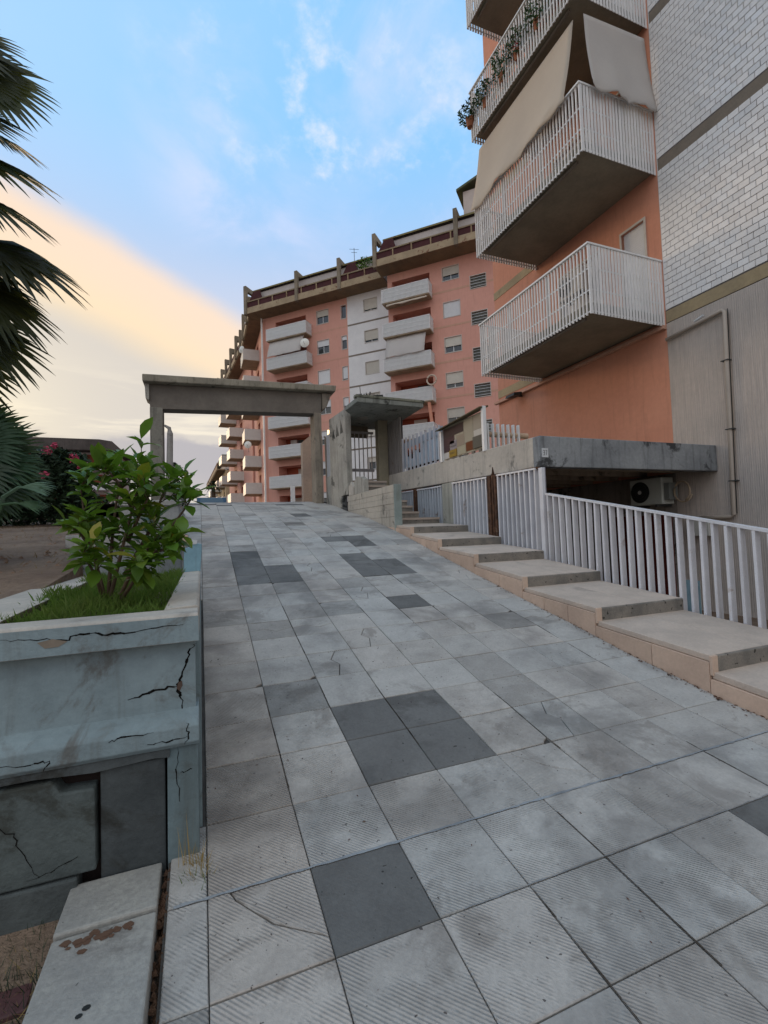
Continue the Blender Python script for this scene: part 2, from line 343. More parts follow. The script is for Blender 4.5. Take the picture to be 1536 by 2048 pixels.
# ------------------------------------------------------------ ground
PR = [(-60, -1.75), (-3, -1.70), (0.0, -1.62), (1.2, -1.48), (1.6, -1.43), (2, -1.385), (2.4, -1.33), (2.8, -1.25), (3.2, -1.18), (3.55, -1.10), (3.9, -1.02),
      (4.3, -.94), (5, -.79), (6.1, -.545), (6.86, -.38), (7.25, -.28), (8.35, -.03), (9.7, .24), (10.4, .38), (11.9, .595), (13, .80), (14.8, 1.05), (16, 1.10), (22, 1.06), (2000, 1.0)]
def zr(y):
    for (a, za), (b, zb) in zip(PR, PR[1:]):
        if a <= y <= b: return za + (zb - za) * (y - a) / (b - a)
    return PR[0][1]
def sst(a, b, v):
    t = max(0, min(1, (v - a) / (b - a))); return t * t * (3 - 2 * t)
def zgarden(y):
    return -.46 + max(0, min(y, 30) - 2.5) * .088 if y > 2.3 else -1.52 + (y - 2.3) * .12
def ground_z(x, y):
    if x < -1.06 and y > 2.28: z = zgarden(y) if y < 18 else zgarden(18)
    elif x < -.15: z = min(zr(y) - .10, 1.0)
    elif x <= 4.86: z = zr(y) - .07
    elif y < 12.9: z = -1.72
    else: z = min(1.0, zr(y) - .06)
    return max(-1.8, z)
xs = [-900, -300, -100, -40, -20, -12, -8, -6, -4.5, -3.5, -2.8, -2.2, -1.8, -1.4, -1.07, -1.05, -.8, -.16, -.14, 0, 1.2, 2.4, 3.6, 4.85, 4.87, 6, 9, 14, 30, 100, 300, 900]
ys = [-900, -200, -40, -8, -3, -1, 0, .6, 1.2, 1.7, 2.27, 2.29] + [2.6 + .4 * k for k in range(26)] + [12.89, 12.91, 13.5, 14.2, 15, 16, 18, 22, 30, 60, 120, 300, 900, 2000]
g = MB(); nx = len(xs)
for y in ys:
    for x in xs: g.v.append((x, y, ground_z(x, y) + (R_.uniform(-.02, .02) if x < -1.1 and 2.3 < y < 20 else 0)))
for j in range(len(ys) - 1):
    for i in range(nx - 1):
        g.f.append((j * nx + i, j * nx + i + 1, (j + 1) * nx + i + 1, (j + 1) * nx + i)); g.mi.append(0)
tag(obj('ground', g, M['soil']), kind='structure')

# ------------------------------------------------------------ ramp paving
T = .4
pav = tag(link('ramp_pavement', None), kind='structure')
mo = MB()   # mortar bed
yy = [0.0 + .4 * k for k in range(43)]
for a, b in zip(yy, yy[1:]):
    mo.hexa([(-.45 if a > 5.1 else -.15, a, zr(a) - .066), (3.62, a, zr(a) - .066), (3.62, b, zr(b) - .066), (-.45 if a > 5.1 else -.15, b, zr(b) - .066),
             (-.45 if a > 5.1 else -.15, a, zr(a) - .012), (3.62, a, zr(a) - .012), (3.62, b, zr(b) - .012), (-.45 if a > 5.1 else -.15, b, zr(b) - .012)])
obj('mortar_bed', mo, M['joint'], pav)
def poly_tile(name, poly, h=.035, c=.0035):
    """paving piece: polygon with a chamfered top edge, in tile-local coordinates"""
    mb = MB(); n = len(poly); cx = sum(p[0] for p in poly) / n; cy = sum(p[1] for p in poly) / n
    ins = []
    for i in range(n):
        p, q, r = Vector(poly[i - 1]), Vector(poly[i]), Vector(poly[(i + 1) % n])
        e1 = (q - p).normalized(); e2 = (r - q).normalized(); n1 = Vector((-e1.y, e1.x)); n2 = Vector((-e2.y, e2.x))
        k = (n1 + n2); k = k / max(.4, k.length_squared / 2) ; ins.append((q.x + k.x * c, q.y + k.y * c))
    vs = [(x, y, -h) for x, y in poly] + [(x, y, -c) for x, y in poly] + [(x, y, 0) for x, y in ins]
    fs = [(i, (i + 1) % n, n + (i + 1) % n, n + i) for i in range(n)] + [(n + i, n + (i + 1) % n, 2 * n + (i + 1) % n, 2 * n + i) for i in range(n)] + [tuple(range(2 * n, 3 * n))]
    mb.add(vs, fs); return mb.mesh(name, M['tile'])
H = T / 2 - .0021
tile_me = poly_tile('paving_tile', [(-H, -H), (H, -H), (H, H), (-H, H)])
chip_a = poly_tile('chipped_tile', [(-H, -H), (H - .05, -H), (H - .035, -H + .02), (H, -H + .04), (H, H), (-H, H)])
chip_b = poly_tile('chipped_tile', [(-H, -H), (H, -H), (H, H), (-H + .03, H), (-H + .012, H - .03), (-H, H - .035)])
half_me = poly_tile('paving_strip', [(.06, -H), (H, -H), (H, H), (.06, H)])
cr1 = [poly_tile('broken_tile', [(-H, -H), (H, -H), (H, .02), (.05, -.05), (-.06, .03), (-H, .0)]),
       poly_tile('broken_tile', [(-H, .006), (-.06, .036), (.05, -.044), (H, .026), (H, H), (-H, H)])]
cr2 = [poly_tile('broken_tile', [(-H, -H), (-.02, -H), (.03, -.03), (-.02, .06), (.05, H), (-H, H)]),
       poly_tile('broken_tile', [(-.014, -H), (H, -H), (H, H), (.056, H), (-.014, .06), (.036, -.03)])]
cr3 = [poly_tile('broken_tile', [(-H, -H), (H, -H), (H, -.12), (.02, .0), (-.10, .15), (-.12, H), (-H, H)]),
       poly_tile('broken_tile', [(H, -.114), (H, H), (-.114, H), (-.094, .152), (.026, .006)])]
DARK = {(1, 0), (2, 2), (3, 2), (2, 3), (3, 3), (6, -1), (5, 8), (1, 14), (1, 13), (1, 11), (2, 11), (1, 12), (2, 12), (5, 13), (5, 12), (6, 12),
        (5, 11), (6, 11), (5, 16), (6, 16), (6, 15), (1, 30), (5, 30), (6, 30), (-1, 31), (0, 31), (5, 24), (5, 23)}
CRACK = {(2, 7): cr1, (1, 7): cr1, (3, 6): cr2, (2, 5): cr2, (7, 5): cr3, (4, 9): cr2, (8, 6): cr1, (3, 12): cr2, (6, 14): cr1, (4, 1): cr3, (5, 2): cr2, (0, 0): cr3, (5, 10): cr1, (6, 9): cr3, (4, 16): cr1, (5, 17): cr2, (7, 13): cr3, (8, 10): cr2, (3, 9): cr1}
n_t = 0; rest = MB(); ROWS = range(-3, 36)
far_rows = []
for j in ROWS:
    y0 = 1.60 + .392 * j; y1 = y0 + .392
    yc = (y0 + y1) / 2; sl = math.atan2(zr(y1) - zr(y0), .392)
    for i in range(-1, 9):
        if i == -1 and y0 < 2.0 and y1 > 0.3: shape = half_me
        elif i == -1 and y0 < 5.25: continue
        else: shape = None
        tone = R_.uniform(.90, 1.05) * (.80 if R_.random() < .07 else 1); warm = R_.uniform(-.025, .03)
        if i == 0: warm += .05  # warm low-sun light on the left column, painted into the tile tint
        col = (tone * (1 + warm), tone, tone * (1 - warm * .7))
        if (i, j) in DARK: t2 = R_.uniform(.30, .41); col = (t2, t2 * 1.03, t2 * 1.06)
        elif (i, j) in ((1, 4), (0, 8), (1, 15), (3, 17), (4, 20), (2, 24), (6, 19)): col = tuple(c * .72 for c in col)
        rib = 1.0 if (j < 4 and i < 6) or (i, j) in ((1, 4), (0, 4)) else (.4 if j < 7 and R_.random() < .6 else .05)
        if (i, j) in DARK: rib = 0.04
        if j <= 24 or (j <= 26 and 0 < i < 8):
            parts = CRACK.get((i, j)) or [shape or (tile_me if R_.random() < .86 else R_.choice((chip_a, chip_b)))]
            for k, me in enumerate(parts):
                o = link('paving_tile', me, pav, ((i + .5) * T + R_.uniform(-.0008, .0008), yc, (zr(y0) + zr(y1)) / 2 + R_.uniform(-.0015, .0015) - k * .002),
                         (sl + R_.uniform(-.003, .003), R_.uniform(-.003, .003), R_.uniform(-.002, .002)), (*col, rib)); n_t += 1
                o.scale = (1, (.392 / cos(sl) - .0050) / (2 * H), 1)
        else:
            far_rows.append((i, y0, y1, col))
fr = MB(); tones = []
for i, y0, y1, col in far_rows:
    a, b = i * T + .004, (i + 1) * T - .004; za, zb = zr(y0) , zr(y1)
    fr.hexa([(a, y0 + .004, za - .03), (b, y0 + .004, za - .03), (b, y1 - .004, zb - .03), (a, y1 - .004, zb - .03), (a, y0 + .004, za), (b, y0 + .004, za), (b, y1 - .004, zb), (a, y1 - .004, zb)])
    tones.append(0 if col[0] > .5 else 1)
fr.mi = [tones[k // 6] for k in range(len(fr.f))]
dk = material('dark_paving', (.09, .093, .096), (.07, .073, .076), 5, .6, .85, .2, 60)
obj('far_paving_tiles', fr, [M['tile'], dk], pav, color=(.97, .96, .95, 0))['kind'] = 'stuff'
# plaza beyond the crest
pz = MB(); pz.add([(-12, 15.4, 1.075), (9, 15.4, 1.075), (9, 48, 1.03), (-12, 48, 1.03)], [(0, 1, 2, 3)])
tag(obj('plaza_pavement', pz, material('plaza_asphalt', (.07, .07, .07), (.05, .05, .05), .8, .6, .9)), kind='structure')

# grey mortar smeared into one cross joint, dark hollow at a lifted patch
def joint_strip(name, y, x0, x1, w0, w1, mat, col):
    mb = MB(); x = x0; up = []; lo = []
    while x < x1:
        w = R_.uniform(w0, w1); c = y + R_.uniform(-.003, .003); up.append((x, c + w, zr(y) + .0022)); lo.append((x, c - w, zr(y) + .0022)); x += R_.uniform(.02, .05)
    for k in range(len(up) - 1): mb.add([lo[k], lo[k + 1], up[k + 1], up[k]], [(0, 1, 2, 3)])
    obj(name, mb, mat, pav, color=col)
joint_strip('joint_repair', 1.993, -.12, 3.55, .003, .010, M['tile'], (.72, .80, .90, 0))
joint_strip('joint_repair', 1.600, .9, 3.5, .001, .004, M['tile'], (.62, .66, .72, 0))
joint_strip('joint_gap', 5.912, 2.0, 2.42, .004, .016, M['joint'], (.5, .5, .5, 0))
for i in (1, 2, 3, 4, 5, 6, 7, 8):
    for k in range(3):
        y0 = R_.uniform(.8, 6); joint_y = R_.uniform(.25, .9); mb = MB(); y = y0
        while y < y0 + joint_y:
            w = R_.uniform(.001, .0045); y2 = y + R_.uniform(.03, .07); x = i * T
            mb.add([(x - w, y, zr(y) + .0018), (x + w, y, zr(y) + .0018), (x + w * .6, y2, zr(y2) + .0018), (x - w * .7, y2, zr(y2) + .0018)], [(0, 1, 2, 3)]); y = y2
        obj('joint_dirt', mb, M['joint'], pav, color=(.8, .7, .6, 0))

# ------------------------------------------------------------ stone steps beside the ramp
NOSE = [(.27, -1.47), (1.37, -1.26), (2.47, -1.03), (3.57, -.82), (4.68, -.60), (5.74, -.36), (6.81, -.15), (7.87, .08), (9.0, .28)]
steps = empty('stone_steps', 'broad shallow travertine steps climbing along the right side of the tiled ramp', 'steps')
XS0, XS1 = 3.60, 4.83
for k in range(len(NOSE) - 1):
    (ya, za), (yb, zb) = NOSE[k], NOSE[k + 1]
    z1 = zb - .125     # where the tread meets the next riser
    # tread in two slabs
    for x0, x1 in ((XS0 + .02, 4.26), (4.264, XS1)):
        m = MB(); dz = R_.uniform(-.002, .002); t = .05
        m.hexa([(x0, ya + .004, za - t), (x1, ya + .004, za - t), (x1, yb - .004, z1 - t), (x0, yb - .004, z1 - t), (x0, ya + .004, za + dz), (x1, ya + .004, za + dz), (x1, yb - .004, z1 + dz), (x0, yb - .004, z1 + dz)])
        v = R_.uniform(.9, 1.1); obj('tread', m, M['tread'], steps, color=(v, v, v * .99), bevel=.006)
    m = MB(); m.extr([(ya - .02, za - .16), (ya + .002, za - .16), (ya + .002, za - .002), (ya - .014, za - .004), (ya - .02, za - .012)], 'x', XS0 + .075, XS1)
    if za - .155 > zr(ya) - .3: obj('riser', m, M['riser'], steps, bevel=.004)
    m = MB(); m.extr([(ya - .022, za - .15), (ya + .002, za - .15), (ya + .002, za - .001), (ya - .022, za - .001)], 'x', XS0 + .004, XS0 + .072)
    obj('riser_end', m, M['stone'], steps, bevel=.004)
    # side cladding panels between the ramp and the treads
    cuts = [ya, ya + (yb - ya) * R_.uniform(.4, .5), yb]
    if k in (3, 5): cuts = [ya, ya + (yb - ya) * .33, ya + (yb - ya) * .66, yb]
    for c0, c1 in zip(cuts, cuts[1:]):
        f0 = (c0 - ya) / (yb - ya); f1 = (c1 - ya) / (yb - ya)
        t0 = za + (z1 - za) * f0 - .053; t1 = za + (z1 - za) * f1 - .053
        m = MB(); m.extr([(c0 + .003, zr(c0) - .06), (c1 - .003, zr(c1) - .06), (c1 - .003, t1), (c0 + .003, t0)], 'x', XS0, XS0 + .03)
        v = R_.uniform(.9, 1.08); obj('side_panel', m, M['stone'], steps, color=(v, v * .98, v * .97))
    m = MB(); m.hexa([(XS0 + .032, ya + .032, -1.7), (XS1, ya + .032, -1.7), (XS1, yb + .03, -1.7), (XS0 + .032, yb + .03, -1.7),
                      (XS0 + .032, ya + .032, za - .056), (XS1, ya + .032, za - .056), (XS1, yb + .03, z1 - .056), (XS0 + .032, yb + .03, z1 - .056)])
    obj('step_core', m, M['riser'], steps)
for k in range(8):   # upper narrow flight
    y = 9.0 + .31 * k; z = .28 + .148 * k; x1 = XS1 if k == 0 else 4.49
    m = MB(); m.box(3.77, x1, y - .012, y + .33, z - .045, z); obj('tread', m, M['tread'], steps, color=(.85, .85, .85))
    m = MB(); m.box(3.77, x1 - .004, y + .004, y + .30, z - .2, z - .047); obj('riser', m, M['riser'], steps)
# debris line along the joint of ramp and steps: dry leaves
dl = MB()
for k in range(420):
    y = R_.choice((R_.uniform(1.2, 8.5), R_.uniform(1.5, 4.5))); x = 3.6 - abs(R_.gauss(0, .035)); s = R_.uniform(.004, .014); a = R_.uniform(0, pi)
    z = zr(y) + .004
    dl.add([(x - s * cos(a), y - s * sin(a), z), (x + s * .4 * sin(a), y - s * .4 * cos(a), z + s * .5), (x + s * cos(a), y + s * sin(a), z + .002), (x - s * .4 * sin(a), y + s * .4 * cos(a), z + s * .3)], [(0, 1, 2, 3)])
for k in range(130):
    y = R_.uniform(1.0, 6.5); x = R_.uniform(0, 3.6); s = R_.uniform(.003, .009); a = R_.uniform(0, pi); z = zr(y) + .003
    dl.add([(x - s * cos(a), y - s * sin(a), z), (x + s * .4 * sin(a), y - s * .4 * cos(a), z + s * .4), (x + s * cos(a), y + s * sin(a), z + .002), (x - s * .4 * sin(a), y + s * .4 * cos(a), z + s * .3)], [(0, 1, 2, 3)])
tag(obj('leaf_litter', dl, M['terracotta'], color=(.35, .35, .35)), 'brown leaf scraps scattered on the ramp and along the foot of the steps', 'leaf litter', kind='stuff')

# ------------------------------------------------------------ planters on the left
def cracks(name, polylines, plane, mat, parent, w=.004, colr=None):
    """jagged slivers lying 1.5 mm proud of a vertical face at y = plane"""
    for pl in polylines:
        mb = MB(); pts = []
        for (x0, z0), (x1, z1) in zip(pl, pl[1:]):
            n = 5
            for k in range(n):
                t = k / n; j = .006 if k else .002
                pts.append((x0 + (x1 - x0) * t + R_.uniform(-j, j) * 1.1, z0 + (z1 - z0) * t + R_.uniform(-j, j)))
        pts.append(pl[-1])
        for k, ((a, b), (c, d)) in enumerate(zip(pts, pts[1:])):
            f = sin(pi * (k + .5) / len(pts)) * w * .42 * R_.uniform(.3, 1.7) + .0004
            L = math.hypot(c - a, d - b) or 1; nx_, nz_ = -(d - b) / L * f, (c - a) / L * f
            e1 = (c - a) / L * .0015; e2 = (d - b) / L * .0015
            mb.add([(a - nx_ - e1, plane, b - nz_ - e2), (c - nx_ + e1, plane, d - nz_ + e2), (c + nx_ + e1, plane, d + nz_ + e2), (a + nx_ - e1, plane, b + nz_ - e2)], [(0, 1, 2, 3)])
        obj(name, mb, mat, parent)
pl1 = empty('concrete_planter', 'cracked blue-grey painted concrete planter at the near left, filled with grass', 'planter', (0, 0, 0))
m = MB(); m.extr([(2.20, -.445), (2.46, -.445), (2.46, -.345), (2.455, -.335), (2.215, -.322), (2.2, -.334)], 'x', -1.45, -.018); obj('coping', m, M['planter_top'], pl1, bevel=.006)
m = MB(); m.extr([(2.198, -.442), (2.2005, -.442), (2.2005, -.336), (2.198, -.336)], 'x', -1.45, -.0175); obj('coping_face', m, M['planter'], pl1)
m = MB(); m.extr([(-.17, -.46), (-.018, -.46), (-.016, -.335), (-.03, -.322), (-.17, -.33)], 'y', 2.463, 5.2); obj('side_coping', m, M['planter_top'], pl1, bevel=.005)
m = MB(); m.hexa([(-1.12, 2.463, -.46), (-.86, 2.463, -.46), (-.94, 5.2, -.46), (-1.2, 5.2, -.46), (-1.1, 2.463, -.325), (-.80, 2.463, -.325), (-.90, 5.2, -.325), (-1.18, 5.2, -.325)]); obj('back_coping', m, M['planter_top'], pl1, bevel=.005)
m = MB(); m.box(-1.45, -.034, 2.275, 2.42, -.80, -.455); obj('front_panel', m, M['planter'], pl1)
m = MB(); m.extr([(2.276, -.745), (2.235, -.765), (2.207, -.785), (2.197, -.80), (2.197, -.865), (2.215, -.885), (2.4, -.885), (2.4, -.745)], 'x', -1.45, -.022); obj('lower_moulding', m, M['planter'], pl1, bevel=.004)
m = MB(); m.extr([(-1.45, -.885), (-.14, -.885), (-.14, -.925), (-.2, -.918), (-.42, -.93), (-.62, -.915), (-1.45, -.92)], 'y', 2.225, 2.4); obj('broken_ledge', m, M['planter_base'], pl1)
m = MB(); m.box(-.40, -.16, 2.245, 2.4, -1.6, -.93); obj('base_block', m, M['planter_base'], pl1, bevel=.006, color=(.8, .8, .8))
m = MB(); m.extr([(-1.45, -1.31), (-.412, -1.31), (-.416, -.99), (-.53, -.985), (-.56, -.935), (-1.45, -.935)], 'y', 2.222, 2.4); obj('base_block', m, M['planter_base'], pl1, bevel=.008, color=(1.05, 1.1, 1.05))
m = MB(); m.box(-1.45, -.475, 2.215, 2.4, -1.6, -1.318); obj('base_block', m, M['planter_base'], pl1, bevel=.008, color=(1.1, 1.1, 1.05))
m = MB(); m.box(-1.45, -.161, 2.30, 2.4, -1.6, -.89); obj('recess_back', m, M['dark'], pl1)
m = MB(); m.extr([(-.155, -1.6), (-.03, -1.6), (-.026, -.887), (-.15, -.887)], 'y', 2.235, 2.4); obj('corner_pilaster', m, M['planter'], pl1, color=(.62, .66, .66), bevel=.004)
m = MB(); m.box(-.14, -.016, 2.402, 5.2, -1.6, -.464); obj('side_wall', m, M['planter'], pl1, color=(.9, .9, .88))
m = MB(); m.box(-1.0, -.142, 2.43, 5.18, -1.2, -.40); obj('planter_soil', m, M['soil'], pl1)
m = MB(); m.box(-1.45, -.034, 2.262, 2.4, -.4545, -.446); obj('drip_edge', m, M['taupe'], pl1)
cracks('crack', [[(-.72, -.362), (-.62, -.372), (-.50, -.385), (-.46, -.365), (-.38, -.378), (-.30, -.382), (-.20, -.372), (-.08, -.368)]], 2.1965, M['crack'], pl1, .0065)
cracks('crack', [[(-.03, -.47), (-.055, -.49), (-.075, -.56), (-.10, -.62), (-.105, -.66), (-.095, -.70), (-.085, -.775)], [(-.105, -.645), (-.20, -.652), (-.30, -.675)]], 2.2735, M['crack'], pl1, .0105)
cracks('crack', [[(-.07, -.785), (-.065, -.83), (-.08, -.87)], [(-.07, -.838), (-.14, -.85), (-.22, -.845)], [(-.74, -.83), (-.62, -.845), (-.56, -.84), (-.58, -.875)], [(-.20, -.80), (-.30, -.80), (-.36, -.81)]], 2.1955, M['crack'], pl1, .0042)
cracks('crack', [[(-.11, -.90), (-.115, -1.0), (-.105, -1.12)], [(-.10, -1.0), (-.055, -.995)]], 2.2335, M['crack'], pl1, .0035)
cracks('crack', [[(-.8, -1.03), (-.68, -1.10), (-.66, -1.17), (-.60, -1.28)], [(-.64, -1.285), (-.55, -1.27), (-.475, -1.24)]], 2.2205, M['crack'], pl1, .003)
m = MB(); m.extr([(-.60, -.385), (-.55, -.376), (-.50, -.39), (-.53, -.408), (-.575, -.41)], 'y', 2.1962, 2.1975); obj('broken_patch', m, M['taupe'], pl1)
m = MB(); m.extr([(-.105, -.63), (-.09, -.625), (-.088, -.645), (-.10, -.668), (-.112, -.655)], 'y', 2.2725, 2.2745); obj('broken_patch', m, M['taupe'], pl1, color=(.5, .4, .4))
# painted stump at the end of the first planter
st = empty('concrete_stump', 'broken stub of wall in flaking light blue paint at the edge of the ramp', 'wall stub')
m = MB(); m.extr([(-.17, -.33), (-.015, -.33), (-.0, -.13), (.0, -.06), (-.07, -.05), (-.09, -.08), (-.16, -.10)], 'y', 4.98, 5.17); obj('stub', m, M['planter'], st, color=(.95, 1.25, 1.4), bevel=.004)
m = MB(); m.extr([(-.10, -.06), (-.045, -.058), (-.04, -.02), (-.09, -.012)], 'y', 4.97, 5.1); obj('cap_fragment', m, M['wire_white'], st)
pl2 = empty('concrete_planter', 'second grey planter step behind the grassy one, with a thick overhanging coping', 'planter')
m = MB(); m.box(-1.20, -.20, 5.2, 5.42, -.055, .065); obj('coping', m, M['platform_dark'], pl2, bevel=.01, color=(1.3, 1.25, 1.2))
m = MB(); m.extr([(-.197, -.09), (-.12, -.07), (-.145, -.02), (-.13, .03), (-.197, .05)], 'y', 5.22, 5.40); obj('broken_end', m, M['stone'], pl2)
m = MB(); m.box(-1.13, -.2, 5.26, 5.42, -.9, -.057); obj('front_wall', m, M['platform_dark'], pl2, color=(.9, .95, .98))
m = MB(); m.box(-.36, -.2, 5.425, 8.4, -.9, .06); obj('side_wall', m, M['platform_dark'], pl2, color=(1.3, 1.3, 1.3))
m = MB(); m.box(-1.2, -1.04, 5.425, 8.4, -.9, .06); obj('back_wall', m, M['platform_dark'], pl2)
m = MB(); m.box(-1.035, -.365, 5.43, 8.4, -.9, -.02); obj('planter_soil', m, M['soil'], pl2)
pl3 = empty('concrete_planter', 'third grey planter step nearest the concrete portal', 'planter')
m = MB(); m.box(-1.20, -.34, 8.41, 12.6, -.7, .55); obj('planter_body', m, M['platform_dark'], pl3, bevel=.01, color=(1.4, 1.4, 1.4))
m = MB(); m.box(-1.24, -.30, 8.38, 8.6, .552, .64); obj('coping', m, M['platform_dark'], pl3, bevel=.01, color=(1.5, 1.45, 1.4))
# kerb beam at the near left
kb = empty('concrete_kerb', 'pale two piece concrete kerb beam running from under the planter towards the camera', 'kerb')
for y0, y1, z in ((1.985, 2.238, -1.352), (-.6, 1.975, -1.362)):
    m = MB(); m.box(-.50, -.175, y0, y1, -1.75, z); obj('kerb_block', m, M['kerb'], kb, bevel=.008, color=(.74, .80, .84))
m = MB()
for k in range(26):
    a = R_.uniform(0, 2 * pi); r = abs(R_.gauss(0, .045)); x = -.36 + r * cos(a) * 1.6; y = 1.93 + r * sin(a) * .5; s = R_.uniform(.006, .02)
    m.add([(x + s * cos(q * pi / 3) * R_.uniform(.6, 1.2), y + s * sin(q * pi / 3) * R_.uniform(.5, 1), -1.3605) for q in range(6)], [tuple(range(6))])
    for q in range(6): X_ = m.v[-1 - q]; m.v[-1 - q] = (X_[0], X_[1], X_[2] + k * .00008)
obj('brown_stain', m, material('brown_stain', (.13, .075, .05), None, rough=.9), kb)
m = MB()
for (x, y, s) in ((-.335, 1.66, .012), (-.35, 1.64, .01)):
    m.add([(x + s * cos(q * pi / 4), y + s * .8 * sin(q * pi / 4), -1.3603) for q in range(8)], [tuple(range(8))])
obj('black_spot', m, M['black'], kb)
# red pavers in the dirt at the lower left
for k in range(10):
    if k == 0: rp = tag(link('red_pavement', None), kind='structure')
    m = MB(); x = -.60 - .115 * (k % 2); y = 1.45 + .12 * (k // 2) + (.05 if k % 2 else 0); m.box(-.05, .05, -.055, .055, -.02, .02)
    obj('paver', m, M['red_door'], rp, (x, y, ground_z(x, y) - .014 + .003 * (k % 3)), (R_.uniform(-.05, .05), R_.uniform(-.05, .05), R_.uniform(-.1, .1)), color=(.9, 2.6, 3.2), bevel=.004)

# ------------------------------------------------------------ right-hand walls and canopy
hw = empty('boundary_wall', 'tall weathered concrete wall with three triangular notches beside the top of the ramp', 'wall')
m = MB()   # panel in Y/Z with notches, 15 cm thick: built from pieces around the triangles
Zt = lambda y: 3.30 + (y - 11.75) * .06
def yzp(mb, pts, x0=3.60, x1=3.752): mb.extr(pts, 'x', x0, x1)
yzp(m, [(11.75, 1.02), (12.32, 1.02), (12.32, 2.72), (11.75, 2.72)])
yzp(m, [(12.32, .45), (13.40, .45), (13.40, 2.50), (12.32, 2.50)])
yzp(m, [(12.32, 2.50), (13.40, 2.50), (13.40, 2.72), (12.32, 2.72)])
yzp(m, [(11.75, 2.72), (11.97, 2.72), (12.20, 3.12), (11.75, 3.12)])
yzp(m, [(12.27, 2.72), (12.38, 2.72), (12.60, 3.10), (12.205, 3.12)])
yzp(m, [(12.72, 2.72), (12.80, 2.72), (13.0, 3.08), (12.605, 3.10)])
yzp(m, [(13.10, 2.72), (13.4, 2.72), (13.4, 3.08), (13.005, 3.08)])
yzp(m, [(11.75, 3.12), (12.2, 3.12), (12.6, 3.10), (13.0, 3.08), (13.4, 3.08), (13.4, Zt(13.4)), (11.75, Zt(11.75))])
obj('wall_panel', m, M['concrete'], hw)
m = MB(); m.box(3.745, 3.76, 11.9, 13.15, 2.70, 3.13); obj('notch_back', m, M['black'], hw)
m = MB(); m.box(3.62, 3.75, 12.28, 12.318, .45, 1.018); obj('recess_end', m, M['platform_dark'], hw)
m = MB(); m.box(3.60, 3.74, 13.405, 13.95, .6, 1.72); obj('lower_panel', m, M['concrete'], hw)
for k in range(5):
    y = 13.45 + .11 * k
    m = MB(); m.box(3.61, 3.70, y, y + .05, 1.722, 3.0); obj('slat', m, M['fence'], hw, color=(.8, .8, .78))
lw = empty('low_wall', 'low board marked concrete wall between the ramp and the stairs', 'wall')
for k, (z0, z1) in enumerate(((-.5, .30), (.303, .44), (.443, .56), (.563, .685), (.688, .80), (.803, .945))):
    m = MB(); o_ = (0, .004, -.003, .003, 0, .004)[k]
    m.extr([(8.6, z0), (11.745, z0 + .02), (11.745, z1 + .02), (8.6, z1)], 'x', 3.605 - o_, 3.745 + o_); obj('board_course', m, M['concrete_light'], lw, bevel=.003, color=(.9, .9, .88))
m = MB(); m.box(3.595, 3.755, 8.56, 8.597, -.5, .95); obj('wall_end', m, M['planter'], lw, color=(1.15, 1.05, .92), bevel=.004)
m = MB(); m.extr([(10.45, .95), (11.2, .97), (11.22, 1.28), (11.0, 1.40), (10.7, 1.36), (10.47, 1.28)], 'x', 3.62, 3.74); obj('broken_block', m, M['concrete'], lw, bevel=.01)
m = MB(); m.extr([(11.3, .97), (11.7, .97), (11.7, 1.2), (11.5, 1.32), (11.3, 1.18)], 'x', 3.62, 3.74); obj('broken_block', m, M['concrete_light'], lw, bevel=.01)
cp = empty('entrance_canopy', 'mossy concrete canopy slab over the gate at the head of the stairs', 'canopy')
m = MB(); m.extr([(3.50, 10.42), (5.30, 10.50), (5.36, 13.2), (3.77, 13.2), (3.77, 11.72), (3.47, 11.3)], 'z', 3.12, 3.235); obj('canopy_slab', m, M['platform_dark'], cp, bevel=.012, color=(1.0, 1.02, .92))
m = MB(); m.extr([(3.47, 10.40), (5.33, 10.48), (5.38, 10.64), (3.47, 10.60)], 'z', 3.237, 3.30); obj('front_edge', m, M['concrete'], cp, bevel=.01, color=(.62, .66, .58))
m = MB(); m.box(4.62, 4.90, 12.0, 12.25, .9, 3.118); obj('pillar', m, M['soffit'], cp, bevel=.01, color=(1.2, 1.2, 1.15))
m = MB(); m.box(3.77, 4.62, 12.85, 13.0, 2.80, 3.118); obj('lintel', m, M['soffit'], cp, color=(.8, .8, .8))
m = MB(); m.tube([(4.15, 11.9, 3.119), (4.15, 11.9, 3.10), (4.15, 11.9, 3.08)], [.16, .15, .09], 16); obj('ceiling_lamp', m, M['ac'], cp, color=(.45, .42, .38))
m = MB()
for k in range(40):
    x = R_.uniform(3.5, 4.1); y = 10.45 + R_.uniform(0, .25); h = R_.uniform(.02, .10)
    m.add([(x - .02, y, 3.30), (x + .02, y + .01, 3.30), (x + R_.uniform(-.03, .03), y, 3.30 + h)], [(0, 1, 2)])
m.tube([(3.62, 10.5, 3.3), (3.61, 10.5, 3.52)], .008, 5); m.tube([(3.85, 10.48, 3.3), (3.86, 10.48, 3.40)], .018, 5)
obj('rubble', m, M['black'], cp)['kind'] = 'stuff'
m = MB(); m.hexa([(4.20, 10.9, 3.236), (4.42, 10.85, 3.236), (4.45, 11.0, 3.236), (4.22, 11.05, 3.236), (4.10, 10.9, 3.46), (4.34, 10.86, 3.48), (4.36, 10.95, 3.46), (4.12, 11.0, 3.45)])
tag(obj('roof_debris', m, M['black'], color=(1, 1, 1)), 'crumpled black scrap lying on the concrete canopy slab', 'debris')

